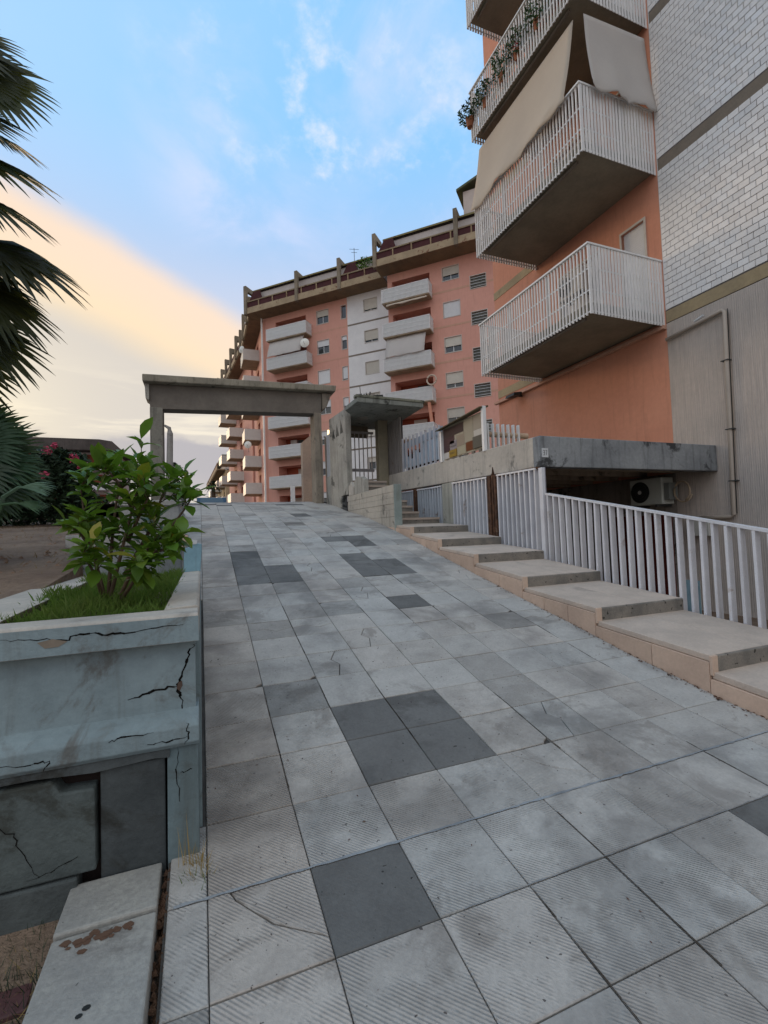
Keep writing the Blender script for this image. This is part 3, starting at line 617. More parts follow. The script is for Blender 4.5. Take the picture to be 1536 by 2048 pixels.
def bar_fence(name, label, cat, pts, top, w, parent_parts=(), group=None, along='y', mat=None):
    pass
def fence_run(parent, x, y0, y1, zb, zt, pitch=.13, w=.028, d=.075, mat='fence', rail=True, name='fence_bar', col=(1, 1, 1)):
    """bars along Y at x; zb, zt functions of y"""
    n = int(round((y1 - y0) / pitch)); cache = {}
    for k in range(n + 1):
        y = y0 + (y1 - y0) * k / n; a, b = zb(y), zt(y); h = round(b - a, 2)
        if h not in cache:
            mb = MB(); mb.box(0, d, -w / 2, w / 2, 0, h); cache[h] = mb.mesh(name, M[mat])
        v = R_.uniform(.93, 1.05)
        link(name, cache[h], parent, (x, y, a), (R_.uniform(-.006, .006), R_.uniform(-.004, .004), R_.uniform(-.03, .03)), (col[0] * v, col[1] * v, col[2] * v))
    if rail:
        mb = MB(); mb.hexa([(x - .006, y0 - .03, zt(y0)), (x + d + .004, y0 - .03, zt(y0)), (x + d + .004, y1 + .03, zt(y1)), (x - .006, y1 + .03, zt(y1)),
                            (x - .006, y0 - .03, zt(y0) + .028), (x + d + .004, y0 - .03, zt(y0) + .028), (x + d + .004, y1 + .03, zt(y1) + .028), (x - .006, y1 + .03, zt(y1) + .028)])
        obj('top_rail', mb, M[mat], parent)
# platform (entrance landing)
pf = empty('entrance_platform', 'thick concrete landing slab jutting out above the white fence', 'platform')
pz0 = lambda y: .93 + (y - 5.8) * .026
pz1 = lambda y: 1.41 + (y - 5.8) * .026
m = MB(); m.hexa([(4.9, 5.802, .93), (5.06, 5.802, .93), (5.06, 12.6, pz0(12.6)), (4.9, 12.6, pz0(12.6)), (4.9, 5.802, 1.41), (5.06, 5.802, 1.41), (5.06, 12.6, pz1(12.6)), (4.9, 12.6, pz1(12.6))])
obj('side_beam', m, M['concrete_light'], pf, bevel=.012)
m = MB(); m.box(4.893, 9.0, 5.78, 5.94, .925, 1.412); obj('front_beam', m, M['platform_dark'], pf, bevel=.014, color=(1.0, 1.02, 1.06))
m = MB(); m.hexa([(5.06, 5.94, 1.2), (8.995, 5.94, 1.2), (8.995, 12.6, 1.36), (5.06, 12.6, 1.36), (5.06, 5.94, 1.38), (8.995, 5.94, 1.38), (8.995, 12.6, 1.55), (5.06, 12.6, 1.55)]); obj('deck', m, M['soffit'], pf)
for k in range(5):
    y = 6.5 + .75 * k; m = MB(); m.box(5.065, 8.99, y, y + .14, 1.0, 1.2); obj('rib_beam', m, M['concrete_light'], pf, color=(.75, .68, .60))
m = MB(); m.box(4.905, 5.05, 8.47, 8.98, -1.7, 1.0); obj('pillar', m, M['concrete_light'], pf, bevel=.008, color=(.85, .9, .88))
m = MB(); m.box(5.062, 5.1, 9.0, 12.6, -1.7, 1.0); obj('back_wall', m, M['platform_dark'], pf, color=(.8, .8, .8))
m = MB(); m.box(6.8, 8.0, 9.6, 9.8, -1.7, 1.0); obj('inner_wall', m, M['concrete_light'], pf, color=(.6, .55, .5))
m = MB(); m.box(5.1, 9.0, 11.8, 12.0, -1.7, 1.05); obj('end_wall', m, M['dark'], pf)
m = MB(); m.extr([(4.93, 1.075), (5.05, 1.075), (5.05, 1.215), (4.93, 1.215)], 'y', 5.7725, 5.7795); plate = obj('number_plate', m, M['wire_white'], pf, color=(1, 1, 1))
# digits 3 and 7
m = MB()
def seg(x0, z0, x1, z1): m.box(x0, x1, 5.7712, 5.7724, z0, z1)
X = 4.950; w_ = .030; t_ = .007; zb, zt_ = 1.105, 1.185
seg(X, zt_ - t_, X + w_, zt_); seg(X, zb, X + w_, zb + t_); seg(X + .006, 1.1415, X + w_, 1.1485); seg(X + w_ - t_, zb + t_, X + w_, 1.1415); seg(X + w_ - t_, 1.1485, X + w_, zt_ - t_)
X = 4.998; seg(X, zt_ - t_, X + w_, zt_); m.hexa([(X + .006, 5.7712, zb), (X + .014, 5.7712, zb), (X + .014, 5.7724, zb), (X + .006, 5.7724, zb), (X + w_ - t_, 5.7712, zt_ - t_), (X + w_, 5.7712, zt_ - t_), (X + w_, 5.7724, zt_ - t_), (X + w_ - t_, 5.7724, zt_ - t_)])
obj('house_number', m, M['black'], plate)
# fences
f1 = empty('steel_fence', 'long white barred fence sloping down along the steps, over the basement', 'fence', group='white barred fences')
zt1 = lambda y: .50 - (5.72 - y) * .2075
def ztread(y):
    for (ya, za), (yb, zb) in zip(NOSE, NOSE[1:]):
        if ya <= y < yb: return za + (zb - .125 - za) * (y - ya) / (yb - ya)
    return NOSE[0][1]
fence_run(f1, 4.835, 1.05, 5.60, lambda y: ztread(y) - .16, zt1, .127)
m = MB(); m.box(4.83, 4.885, 5.68, 5.76, -1.0, .90); obj('end_post', m, M['fence'], f1, bevel=.004)
f2 = empty('steel_fence', 'tall barred fence panel between the corner post and the rusty gate posts', 'fence', group='white barred fences')
fence_run(f2, 4.84, 5.88, 6.84, lambda y: ztread(y) - .16, lambda y: pz0(y) - .045, .125)
m = MB(); m.box(4.86, 4.91, 5.80, 7.0, .89, .925); obj('rusty_lintel', m, M['rust'], f2)
m = MB(); m.box(4.97, 4.985, 5.78, 7.0, -1.6, .92); obj('backing_sheet', m, M['fence'], f2, color=(.50, .50, .55))
f3 = empty('steel_gate_leaf', 'barred steel gate leaf between the rusty posts and the concrete pillar', 'gate')
fence_run(f3, 4.84, 7.20, 8.40, lambda y: ztread(y) - .10, lambda y: pz0(y) - .055, .13)
m = MB(); m.box(4.93, 4.94, 7.1, 8.45, -.6, .93); obj('backing_sheet', m, M['fence'], f3, color=(.45, .55, .60))
gp = empty('rusty_gate_posts', 'pair of heavily rusted steel posts with flaking paint between two fence panels', 'gate post')
for y, w in ((6.90, .05), (6.98, .035), (7.06, .06), (7.13, .03)):
    m = MB(); m.box(4.832, 4.90, y, y + w, -.95, pz0(y) - .02); obj('rusty_post', m, M['rust'], gp, bevel=.004)
m = MB(); m.extr([(6.99, .935), (7.12, .94), (7.08, 1.0), (7.062, 1.10), (7.045, 1.10)], 'x', 4.8965, 4.8995); obj('rust_stain', m, M['rust'], gp, color=(.5, .4, .35))
f4 = empty('steel_fence', 'far barred fence panel beyond the concrete pillar, low behind the narrow stairs', 'fence', group='white barred fences')
fence_run(f4, 4.90, 9.05, 10.2, lambda y: -.3, lambda y: pz0(y) - .07, .13, col=(.8, .85, .88))
fence_run(f4, 4.90, 10.5, 11.8, lambda y: 0., lambda y: pz0(y) - .07, .13, col=(.8, .85, .88))
for y in (10.28, 10.38):
    m = MB(); m.box(4.89, 4.95, y, y + .05, -.4, pz0(y) - .03); obj('rusty_post', m, M['rust'], f4)
m = MB(); m.box(4.985, 4.995, 9.0, 12.4, -1.5, 1.0); obj('backing_sheet', m, M['fence'], f4, color=(.4, .47, .5))
# railing on the platform edge, left part
f5 = empty('railing', 'white picket railing on the landing edge between the canopy and the notice board', 'railing')
fence_run(f5, 4.93, 9.1, 11.1, lambda y: pz1(y) + .0, lambda y: 2.42 - (11.1 - y) * .04, .22, w=.03, d=.05, rail=False, col=(.78, .78, .80))
m = MB(); m.box(4.985, 5.0, 9.0, 11.2, 2.13, 2.30); obj('cross_band', m, M['fence'], f5, color=(.48, .55, .62))
cache = {}
for k in range(26):
    y = 9.0 + .098 * k + R_.uniform(-.01, .01); h = round(R_.choice((.30, .38, .5, .62, .66, .7)) - (.1 if k > 15 else 0), 2)
    if h not in cache:
        mb = MB(); mb.box(0, .02, -.038, .038, 0, h); cache[h] = mb.mesh('short_board', M['fence'])
    link('short_board', cache[h], f5, (5.02, y, pz1(y) + .10), (R_.uniform(-.03, .03), R_.uniform(-.06, .06), 0), (.80, .95, 1.05))
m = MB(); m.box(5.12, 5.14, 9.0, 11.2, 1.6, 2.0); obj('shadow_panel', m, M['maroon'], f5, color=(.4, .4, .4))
f6 = empty('slatted_screen', 'brown tinted slatted screen beside the canopy pillar', 'screen')
fence_run(f6, 4.93, 11.2, 12.3, lambda y: 1.25, lambda y: 3.02, .12, w=.07, d=.03, rail=False, col=(.42, .38, .34))
m = MB(); m.box(4.98, 4.99, 11.15, 12.4, 1.3, 3.0); obj('screen_backing', m, M['fence'], f6, color=(.22, .20, .19))
gt = empty('entrance_gate', 'barred gate under the concrete canopy', 'gate')
for k in range(7):
    m = MB(); m.box(3.80 + .125 * k, 3.822 + .125 * k, 12.4, 12.43, 1.1, 2.8); obj('gate_bar', m, M['fence'], gt, color=(.55, .50, .46))
m = MB(); m.box(3.77, 4.62, 12.395, 12.44, 1.72, 1.80); obj('cross_rail', m, M['fence'], gt, color=(.5, .46, .44))
m = MB(); m.box(3.77, 4.62, 12.39, 12.44, 2.80, 2.86); obj('cross_rail', m, M['fence'], gt, color=(.4, .36, .33))
# railing towards the building and round pipe
f7 = empty('railing', 'short row of white pickets from the notice board towards the orange wall', 'railing')
for k in range(8):
    mb = MB(); mb.box(0, .035, 0, .06, 0, .62); o = obj('picket', mb, M['white_metal'], f7, (5.12 + .122 * k, 7.66, 1.44)); 
m = MB(); m.tube([(5.0, 7.74, 1.86), (6.25, 7.74, 1.86)], .055, 10); obj('rail_pipe', m, M['soffit'], f7, color=(2.2, 1.8, 1.7))
# notice board
nb = empty('notice_board', 'wooden notice board patched with brown, cream, white and yellow panels on the landing edge', 'notice board')
YB0, YB1 = 7.33, 8.87
for y in (YB0 - .09, YB1):
    m = MB(); m.box(4.87, 4.94, y, y + .07, pz1(y) - .02, 2.27 if y < 8 else 2.14); obj('frame_post', m, M['white_metal'], nb, bevel=.004)
m = MB(); m.box(4.935, 4.95, YB0 - .02, YB1, 1.50, 2.2); obj('back_board', m, M['concrete_light'], nb, color=(.9, .85, .72))
m = MB(); m.hexa([(4.80, YB0 - .08, 2.23), (5.0, YB0 - .08, 2.26), (5.0, YB1 + .12, 2.19), (4.80, YB1 + .12, 2.15), (4.80, YB0 - .08, 2.25), (5.0, YB0 - .08, 2.29), (5.0, YB1 + .12, 2.22), (4.80, YB1 + .12, 2.17)]); obj('board_roof', m, M['soffit'], nb, color=(.5, .45, .35))
def panel(u0, u1, z0, z1, col, t=0.0):   # u measured from the far (left) end
    y1 = YB1 - u0 * (YB1 - YB0); y0 = YB1 - u1 * (YB1 - YB0)
    m = MB(); m.box(4.928 - t, 4.9345, y0 + .006, y1 - .006, z0, z1); obj('panel', m, M['awning2'], nb, color=col, bevel=.002)
wc = (1.05, 1.0, .88)
panel(0, .54, 1.97, 2.16, (.20, .14, .13)); panel(0, .30, 1.80, 1.965, (.22, .13, .13)); panel(0, .17, 1.66, 1.795, (.2, .12, .13))
panel(.175, .36, 1.67, 1.86, (.72, .64, .68)); panel(.365, .56, 1.70, 1.92, (.75, .62, .48)); panel(.555, .77, 1.72, 2.18, (.88, .80, .62))
panel(.775, .99, 1.90, 2.19, (.85, .76, .62)); panel(.775, .99, 1.77, 1.895, (1.2, 1.15, 1.05)); panel(0, .16, 1.52, 1.65, (1.25, 1.2, 1.15)); panel(.165, .36, 1.52, 1.665, (.75, .50, .10), .02)
panel(.365, .58, 1.52, 1.695, (.9, .84, .62)); panel(.585, .765, 1.54, 1.715, (.38, .14, .06)); panel(.775, .99, 1.54, 1.765, (.30, .28, .23), .03)
m = MB()
for z in (1.78, 1.755, 1.74, 1.725): m.box(4.9255, 4.927, YB1 - .53, YB1 - .30, z, z + .006)
for z in (1.61, 1.595, 1.58): m.box(4.9055, 4.9072, YB1 - .50, YB1 - .30, z, z + .004)
obj('printed_lines', m, M['grille'], nb)['kind'] = 'stuff'
for k in range(6):
    m = MB(); m.box(4.89, 4.93, YB0 + .05 + .25 * k, YB0 + .13 + .25 * k, pz1(YB0 + .25 * k), 1.50); obj('board_foot', m, M['taupe'], nb)

# ------------------------------------------------------------ portal over the ramp
po = empty('concrete_portal', 'heavy concrete portal frame spanning the top of the ramp', 'portal')
m = MB(); m.box(-1.26, -.94, 14.0, 14.6, .4, 3.62); obj('post', m, M['concrete'], po, bevel=.015, color=(.62, .62, .60))
m = MB(); m.box(3.30, 3.52, 14.0, 14.6, .7, 3.75); obj('post', m, M['concrete'], po, bevel=.015, color=(.72, .66, .60))
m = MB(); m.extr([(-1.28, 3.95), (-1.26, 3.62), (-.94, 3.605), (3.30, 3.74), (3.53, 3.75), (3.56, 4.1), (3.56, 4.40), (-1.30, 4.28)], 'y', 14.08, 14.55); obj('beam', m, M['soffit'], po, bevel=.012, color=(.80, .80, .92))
m = MB(); m.hexa([(-1.42, 13.84, 4.28), (3.96, 13.84, 4.42), (3.96, 14.95, 4.42), (-1.42, 14.95, 4.28), (-1.42, 13.82, 4.47), (3.98, 13.82, 4.60), (3.98, 14.97, 4.60), (-1.42, 14.97, 4.47)]); obj('cap_slab', m, M['concrete'], po, bevel=.02, color=(.85, .82, .74))
m = MB(); m.extr([(-1.36, 3.86), (-1.27, 3.80), (-1.27, 4.27), (-1.38, 4.27)], 'y', 14.0, 14.5); obj('corbel', m, M['concrete'], po, bevel=.01)
m = MB(); m.extr([(3.565, 3.86), (3.70, 3.95), (3.86, 4.38), (3.565, 4.38)], 'y', 14.0, 14.5); obj('corbel', m, M['concrete'], po, bevel=.01, color=(.7, .65, .6))
m = MB(); m.tube([(-.90, 13.95, 3.12), (-.78, 13.95, 3.05), (-.76, 13.95, 2.9), (-.80, 13.95, 1.2), (-.80, 13.95, .9)], [.03, .05, .075, .09, .09], 8); tag(obj('drooping_banner', m, M['concrete'], color=(.8, .8, .85)), 'furled grey cloth hanging on a pole beside the left portal post', 'banner')
m = MB(); m.tube([(3.56, 13.9, 3.0), (3.60, 13.9, 2.95), (3.62, 13.9, .9)], .03, 8); o = tag(obj('downpipe', m, M['taupe']), 'thin brown downpipe just right of the right portal post', 'pipe')
m = MB(); m.box(3.70, 3.80, 13.96, 14.02, 3.02, 3.22); lm = empty('wall_lamp', 'small lit lamp on the right portal post', 'lamp'); obj('lamp_glass', m, plain('lamp_glow', (.8, .6, .3), .4, emit=(1, .7, .35), estr=2.0), lm)
m = MB(); m.box(3.68, 3.84, 13.97, 14.05, 2.95, 3.015); obj('lamp_bracket', m, M['black'], lm)
# tan slanted wall behind the portal, white marker post
tw = empty('side_wall', 'tan rendered wall with a slanted top behind the right portal post', 'wall')
m = MB(); m.extr([(4.15, 1.0), (4.85, 1.0), (4.85, 4.58), (4.62, 4.42), (4.15, 4.02)], 'y', 20.0, 20.4); obj('wall_panel', m, M['ochre'], tw, color=(1.1, 1.05, 1.3))
m = MB(); m.box(4.92, 5.02, 19.9, 20.0, 1.0, 4.3); obj('edge_pipe', m, M['pipe'], tw)
m = MB(); m.box(3.60, 3.78, 20.0, 20.1, 1.0, 2.1); tag(obj('marker_post', m, M['white_metal'], bevel=.01), 'short white post beyond the crest, left of the tan wall', 'post')

# ------------------------------------------------------------ facade helpers (local frame: x along the wall, y into it, z up)
def wall_holes(mb, x0, x1, z0, z1, y, holes):
    xs_ = sorted({x0, x1, *[h[0] for h in holes], *[h[1] for h in holes]}); zs_ = sorted({z0, z1, *[h[2] for h in holes], *[h[3] for h in holes]})
    xs_ = [v for v in xs_ if x0 <= v <= x1]; zs_ = [v for v in zs_ if z0 <= v <= z1]
    for a, b in zip(xs_, xs_[1:]):
        run = None
        for c, d in zip(zs_, zs_[1:]):
            mx, mz = (a + b) / 2, (c + d) / 2
            solid = not any(h[0] < mx < h[1] and h[2] < mz < h[3] for h in holes)
            if solid: mb.add([(a, y, c), (b, y, c), (b, y, d), (a, y, d)], [(0, 1, 2, 3)])
    for h in holes:
        a, b, c, d, dep = h[:5]
        mb.add([(a, y, c), (b, y, c), (b, y + dep, c), (a, y + dep, c), (a, y, d), (b, y, d), (b, y + dep, d), (a, y + dep, d)],
               [(0, 1, 2, 3), (4, 7, 6, 5), (0, 3, 7, 4), (1, 5, 6, 2)])
wcache = {}
def window(parent, x0, x1, z0, z1, y, closed=.5, sh='shutter', name='window', mull=1, col=(1, 1, 1)):
    w, h = round(x1 - x0, 2), round(z1 - z0, 2); key = (w, h)
    if key not in wcache:
        f = MB(); t = .07
        f.box(-.05, w + .05, -.03, .06, -.07, .0); f.box(-.04, 0, -.02, .05, 0.001, h); f.box(w, w + .04, -.02, .05, 0.001, h); f.box(-.04, w + .04, -.02, .05, h + .001, h + .05)
        p = MB(); p.box(0, w, .16, .17, 0, h); b = MB()
        for k in range(mull + 1):
            c = w * k / (mull + 1) if k else 0
            b.box(max(c - .03, 0), c + .04, .12, .155, 0, h)
        b.box(w - .05, w, .12, .155, .001, h - .001); b.box(.04, w - .05, .12, .154, 0.0, .05)
        wcache[key] = (f.mesh('window', M['frame']), p.mesh('pane', M['glass']), b.mesh('sash', M['wire_white']))
    a, b, c = wcache[key]
    o = link(name, a, parent, (x0, y, z0), color=col); link('pane', b, o)
    if closed < .98: link('sash', c, o)
    if closed > 0:
        k2 = (w, round(h * closed, 2), sh)
        if k2 not in wcache:
            s = MB(); s.box(0.01, w - .01, .06, .09, h - k2[1], h); wcache[k2] = s.mesh('shutter', M[sh])
        v = R_.uniform(.92, 1.05); link('shutter', wcache[k2], o, color=(v, v, v))
    return o
def railing(L, D, h=1.25, pitch=.11, w=.05):
    """U-shaped slatted railing, front at y=-D, x 0..L"""
    b = MB()
    n = int(L / pitch)
    for k in range(n + 1): b.box(L * k / n - w / 2, L * k / n + w / 2, -D - .03, -D, 0, h)
    n = int(D / pitch)
    for k in range(n):
        for x in (0, L): b.box(x - .016, x + .016, -D + D * k / n - w / 2, -D + D * k / n + w / 2, 0.001, h)
    for z in (.04, h * .36, h * .68, h - .02): b.box(-.02, L + .02, -D - .045, -D - .031, z, z + .035); b.box(-.035, -.02, -D, 0, z, z + .035); b.box(L + .02, L + .035, -D, 0, z, z + .035)
    b.box(-.03, L + .03, -D - .05, -D + .02, h + .001, h + .04); b.box(-.03, .02, -D + .021, 0, h + .001, h + .04); b.box(L - .02, L + .03, -D + .021, 0, h + .001, h + .04)
    return b

# ------------------------------------------------------------ near building on the right
rb = empty('apartment_block', 'near orange apartment block with white glazed brick flank and jutting white railed balconies', 'apartment building', (9.0, 6.62, 0), (0, 0, -pi / 2))
# local x = 6.62 - Y
doors = [(-.95, -.37, 4.32, 6.54), (-2.9, -1.6, 4.32, 6.54)]
holes = []
for fl in range(5):
    for a, b, c, d in doors: holes.append((a, b, c + 3.22 * fl, d + 3.22 * fl, .14))
m = MB(); wall_holes(m, -5.83, -.001, 1.0, 21, .0, holes); m.add([(-5.83, 0, -1.8), (-5.83, 8, -1.8), (-5.83, 8, 21), (-5.83, 0, 21)], [(0, 1, 2, 3)])
obj('orange_wall', m, M['orange'], rb)
m = MB(); m.box(-5.83, 0, 0.001, .3, -1.8, .999); obj('basement_wall', m, M['platform_dark'], rb, color=(1.1, .95, .85))
m = MB(); m.box(-1.7, -.12, -.03, 0, -1.75, .16); rd = obj('basement_door', m, M['red_door'], rb)
for k in range(3):
    m = MB(); m.box(-1.62 + .5 * k, -1.2 + .5 * k, -.042, -.031, -1.6, .08); obj('door_panel', m, M['red_door'], rd, color=(.85, .85, .85))
m = MB(); m.box(.0, 14, .0, .3, -1.8, 4.09); obj('ribbed_wall', m, M['ribbed'], rb)
m = MB(); m.box(-5.8, 14, .25, 8, -1.7, 20.9); m.box(13.9, 14.1, 0, 8, -1.8, 21); obj('inner_core', m, M['dark'], rb)
m = MB(); m.box(-5.83, 14.1, 0.0, 8, 21.0, 21.3); obj('roof', m, M['ochre'], rb)
m = MB(); m.box(0.001, 14, .022, .25, 4.09, 20.95); obj('mortar_wall', m, M['mortar'], rb)
for fl in range(5):
    z = 4.11 + 3.22 * fl
    m = MB(); m.box(.003, 14, .004, .022, z, z + .24); obj('floor_band', m, M['ochre'] if fl == 0 else M['taupe'], rb, color=(.95, .95, .95) if fl == 0 else (1, 1, 1))
    m = MB(); m.box(.006, 14, .010, .0215, z + .241, z + .262); obj('band_shadow_joint', m, M['mortar'], rb)
    m = MB(); m.box(-5.83, -3.9, -.012, 0, z + .05, z + .29); obj('ochre_band', m, M['ochre'], rb)
    for (a, b, c, d) in doors:
        window(rb, a, b, c + 3.22 * fl, d + 3.22 * fl, 0, 1.0, 'shutter_w', 'shuttered_door')
m = MB(); m.box(-5.95, 0, -.10, -.001, 3.98, 4.06); obj('moulding', m, M['orange'], rb, color=(.95, 1.2, 1.3), bevel=.006)
# glazed bricks
BL, BH = .187, .1237
bm_ = MB(); c_ = .0035; bw, bh = BL - .009, BH - .011
bm_.add([(0, 0.02, 0), (bw, 0.02, 0), (bw, 0.02, bh), (0, 0.02, bh), (0, c_, 0), (bw, c_, 0), (bw, c_, bh), (0, c_, bh), (c_, 0, c_), (bw - c_, 0, c_), (bw - c_, 0, bh - c_), (c_, 0, bh - c_)],
        [(0, 1, 5, 4), (1, 2, 6, 5), (2, 3, 7, 6), (3, 0, 4, 7), (4, 5, 9, 8), (5, 6, 10, 9), (6, 7, 11, 10), (7, 4, 8, 11), (8, 9, 10, 11)])
brick_me = bm_.mesh('brick', M['brick'])
cand = []
for fl in range(4):
    zb0 = 4.378 + 3.22 * fl
    for r in range(24):
        z = zb0 + r * BH
        for k in range(-1, 42):
            x = k * BL + (BL / 2 if r % 2 else 0)
            if x < 0.0: continue
            wx, wy = 9.0, 6.62 - x
            v = (wx, wy, z); dx = sum(a * b for a, b in zip(CX, v)); dy = sum(a * b for a, b in zip(CD, v)); dz = sum(a * b for a, b in zip(CF, v))
            px, py = 768 + 932 * dx / dz, 1024 + 932 * dy / dz
            vis = px < 1540 and py > -15 and not (z < 5.5 and px < 1330)
            cand.append((-(1000 if vis else 0) + dz, x, z, wy))
cand.sort(); rest = MB()
for q, (s, x, z, wy) in enumerate(cand):
    dy = R_.uniform(0, .0022)
    if q < 296:
        v = R_.uniform(.88, 1.04); w = R_.uniform(-.02, .015)
        link('brick', brick_me, rb, (x, dy, z), (R_.uniform(-.008, .008), 0, R_.uniform(-.006, .006)), (v * (1 + w), v, v * (1 - w)))
    else:
        rest.add([(x + vx, dy + vy, z + vz) for vx, vy, vz in bm_.v], bm_.f)
obj('brick_courses', rest, M['brick'], rb, color=(.97, .97, .97))['kind'] = 'stuff'
m = MB(); m.box(.001, .0125, 0.001, .021, 4.37, 20); obj('corner_trim', m, M['white_metal'], rb)
# end bricks at odd rows
m = MB()
for fl in range(4):
    for r in range(1, 24, 2):
        z = 4.378 + 3.22 * fl + r * BH; m.box(.014, BL / 2 - .008, .001, .02, z, z + bh)
obj('half_bricks', m, M['brick'], rb)['kind'] = 'stuff'
# balconies
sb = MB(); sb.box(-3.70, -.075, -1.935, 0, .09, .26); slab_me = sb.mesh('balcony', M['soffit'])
fb = MB(); fb.box(-.011, .011, -.030, 0, 0, 1.36); fbar = fb.mesh('railing_bar', M['white_metal'])
sb_ = MB(); sb_.box(-.029, .029, -.006, .006, 0, 1.36); sbar = sb_.mesh('railing_bar', M['white_metal'])
for fl in range(4):
    z0 = 4.05 + 3.23 * fl
    bal = link('balcony', slab_me, rb, (0, 0, z0)); md = bal.modifiers.new('bevel', 'BEVEL'); md.width = .01; md.segments = 1
    for k in range(42):
        x = -3.77 + 3.72 * k / 41; v = R_.uniform(.93, 1.04); link('railing_bar', fbar, bal, (x, -1.96, 0), (R_.uniform(-.003, .003), 0, R_.uniform(-.05, .05)), (v, v, v))
    for k in range(24):
        y = -1.955 + 1.93 * k / 23; v = R_.uniform(.93, 1.04); link('railing_bar', sbar, bal, (-.035, y, 0), (0, R_.uniform(-.003, .003), pi / 2 + R_.uniform(-.03, .03)), (v, v, v))
    m = MB()
    for k in range(24):
        y = -1.955 + 1.93 * k / 23; m.box(-3.79, -3.766, y - .026, y + .026, 0, 1.36)
    obj('far_side_bars', m, M['white_metal'], bal)['kind'] = 'stuff'
    for z in (.05, .47, .90):
        m = MB(); m.box(-3.765, -.05, -1.958, -1.945, z, z + .03); m.box(-.06, -.049, -1.94, 0, z, z + .03); m.box(-3.764, -3.753, -1.94, 0, z, z + .03); obj('rail', m, M['white_metal'], bal)
    m = MB(); m.box(-3.80, -.015, -2.015, -1.94, 1.361, 1.40); m.box(-.07, -.013, -1.939, 0, 1.361, 1.40); m.box(-3.80, -3.74, -1.939, 0, 1.361, 1.40); obj('top_rail', m, M['white_metal'], bal, bevel=.004)
    for x in (-2.6, -1.3):
        m = MB(); m.box(x, x + .05, -1.94, -1.90, .26, 1.36); obj('railing_post', m, M['white_metal'], bal)
    m = MB(); m.tube([(-3.5, -1.80, .05), (-.35, -1.80, .05)], .035, 8); obj('awning_roller', m, M['taupe'], bal)
# pipes on the ribbed wall
m = MB(); m.tube([(.02, -.06, 3.74), (1.13, -.06, 3.84), (1.17, -.06, 3.80), (1.10, -.06, .10), (1.06, -.06, .055), (.48, -.06, .06)], .038, 8); obj('wall_pipe', m, M['pipe'], rb, color=(1.15, 1.1, 1.05), smooth=True)
m = MB(); m.tube([(1.215, -.05, 3.84), (1.15, -.05, .12)], .008, 5); obj('cable', m, M['black'], rb)
for z in (1.64, 2.9, .7):
    m = MB(); m.box(1.07, 1.20, -.105, -.0, z, z + .018); obj('pipe_clamp', m, M['grille'], rb)
m = MB(); m.tube([(.62, -.07, 3.86), (.80, -.07, 3.90)], .02, 6); obj('pipe_valve', m, M['wire_white'], rb)
# awnings (cloth hung from the third balcony down to the second rail)
def cloth(name, A, B, C, D, mat, label, nx_=24, nz_=14, wav=.03, sag=.03, valance=.13):
    """A top start, B top end, C bottom end, D bottom start (world)"""
    A, B, C, D = map(Vector, (A, B, C, D)); mb = MB(); nrm = (B - A).cross(D - A).normalized()
    ph = R_.uniform(0, 6)
    for j in range(nz_ + 3):
        for i in range(nx_ + 1):
            u, v = i / nx_, min(j / nz_, 1)
            p = (A * (1 - u) + B * u) * (1 - v) + (D * (1 - u) + C * u) * v + nrm * (sag * sin(pi * v) * -1 + wav * v * v * sin(u * 13 + ph))
            if j > nz_: p += Vector((0, 0, -valance * (j - nz_) / 2 * (1 + .35 * sin(u * 17 + ph)))) + nrm * .02 * sin(u * 40)
            mb.v.append(tuple(p))
    n = nx_ + 1
    for j in range(nz_ + 2):
        for i in range(nx_): mb.f.append((j * n + i, j * n + i + 1, (j + 1) * n + i + 1, (j + 1) * n + i)); mb.mi.append(0)
    o = obj(name, mb, mat, smooth=True); s = o.modifiers.new('solid', 'SOLIDIFY'); s.thickness = .004
    return tag(o, label, 'awning')
cloth('awning', (7.20, 6.90, 10.28), (7.20, 10.34, 10.30), (6.93, 10.42, 8.66), (6.93, 6.98, 8.68), M['awning'], 'long cream canvas awning hanging over the front of the second balcony of the near block')
cloth('awning', (8.90, 6.66, 10.26), (7.30, 6.72, 10.26), (7.22, 6.52, 8.68), (8.98, 6.52, 8.66), M['awning2'], 'whitish canvas awning on the end of a near balcony, beside the white bricks', nx_=14)
# potted plants on the third balcony
def leaf_mesh(name, L, W, mat, fold=.18, curl=.25, n=4):
    mb = MB(); prof = [0, .62, 1, .78, 0] if n == 4 else [0, .8, 1, 0]
    for i in range(n + 1):
        t = i / n; w = W / 2 * prof[i] + .0008; y = L * t; z = -curl * L * t * t
        mb.v += [(-w, y, z + w * fold * 2), (0, y, z), (w, y, z + w * fold * 2)]
    for i in range(n):
        for k in (0, 1): mb.f.append((i * 3 + k, i * 3 + k + 1, i * 3 + k + 4, i * 3 + k + 3)); mb.mi.append(0)
    me = mb.mesh(name, mat); me.polygons.foreach_set('use_smooth', [True] * len(me.polygons)); return me
def foliage(mb, c, r, n, size, rng=R_, flat=1.0):
    for k in range(n):
        while True:
            p = Vector((rng.uniform(-1, 1), rng.uniform(-1, 1), rng.uniform(-1, 1)))
            if .15 < p.length < 1: break
        q = Vector((c[0] + p.x * r[0], c[1] + p.y * r[1], c[2] + p.z * r[2])); a = rng.uniform(0, 2 * pi); b = rng.uniform(-1, 1) * flat; s = size * rng.uniform(.5, 1.3)
        d = Vector((cos(a) * cos(b), sin(a) * cos(b), sin(b))); e = d.orthogonal().normalized(); e.rotate(Matrix.Rotation(rng.uniform(0, pi), 3, d))
        mb.add([q - d * s, q + e * s * .38, q + d * s, q - e * s * .38], [(0, 1, 2, 3)])
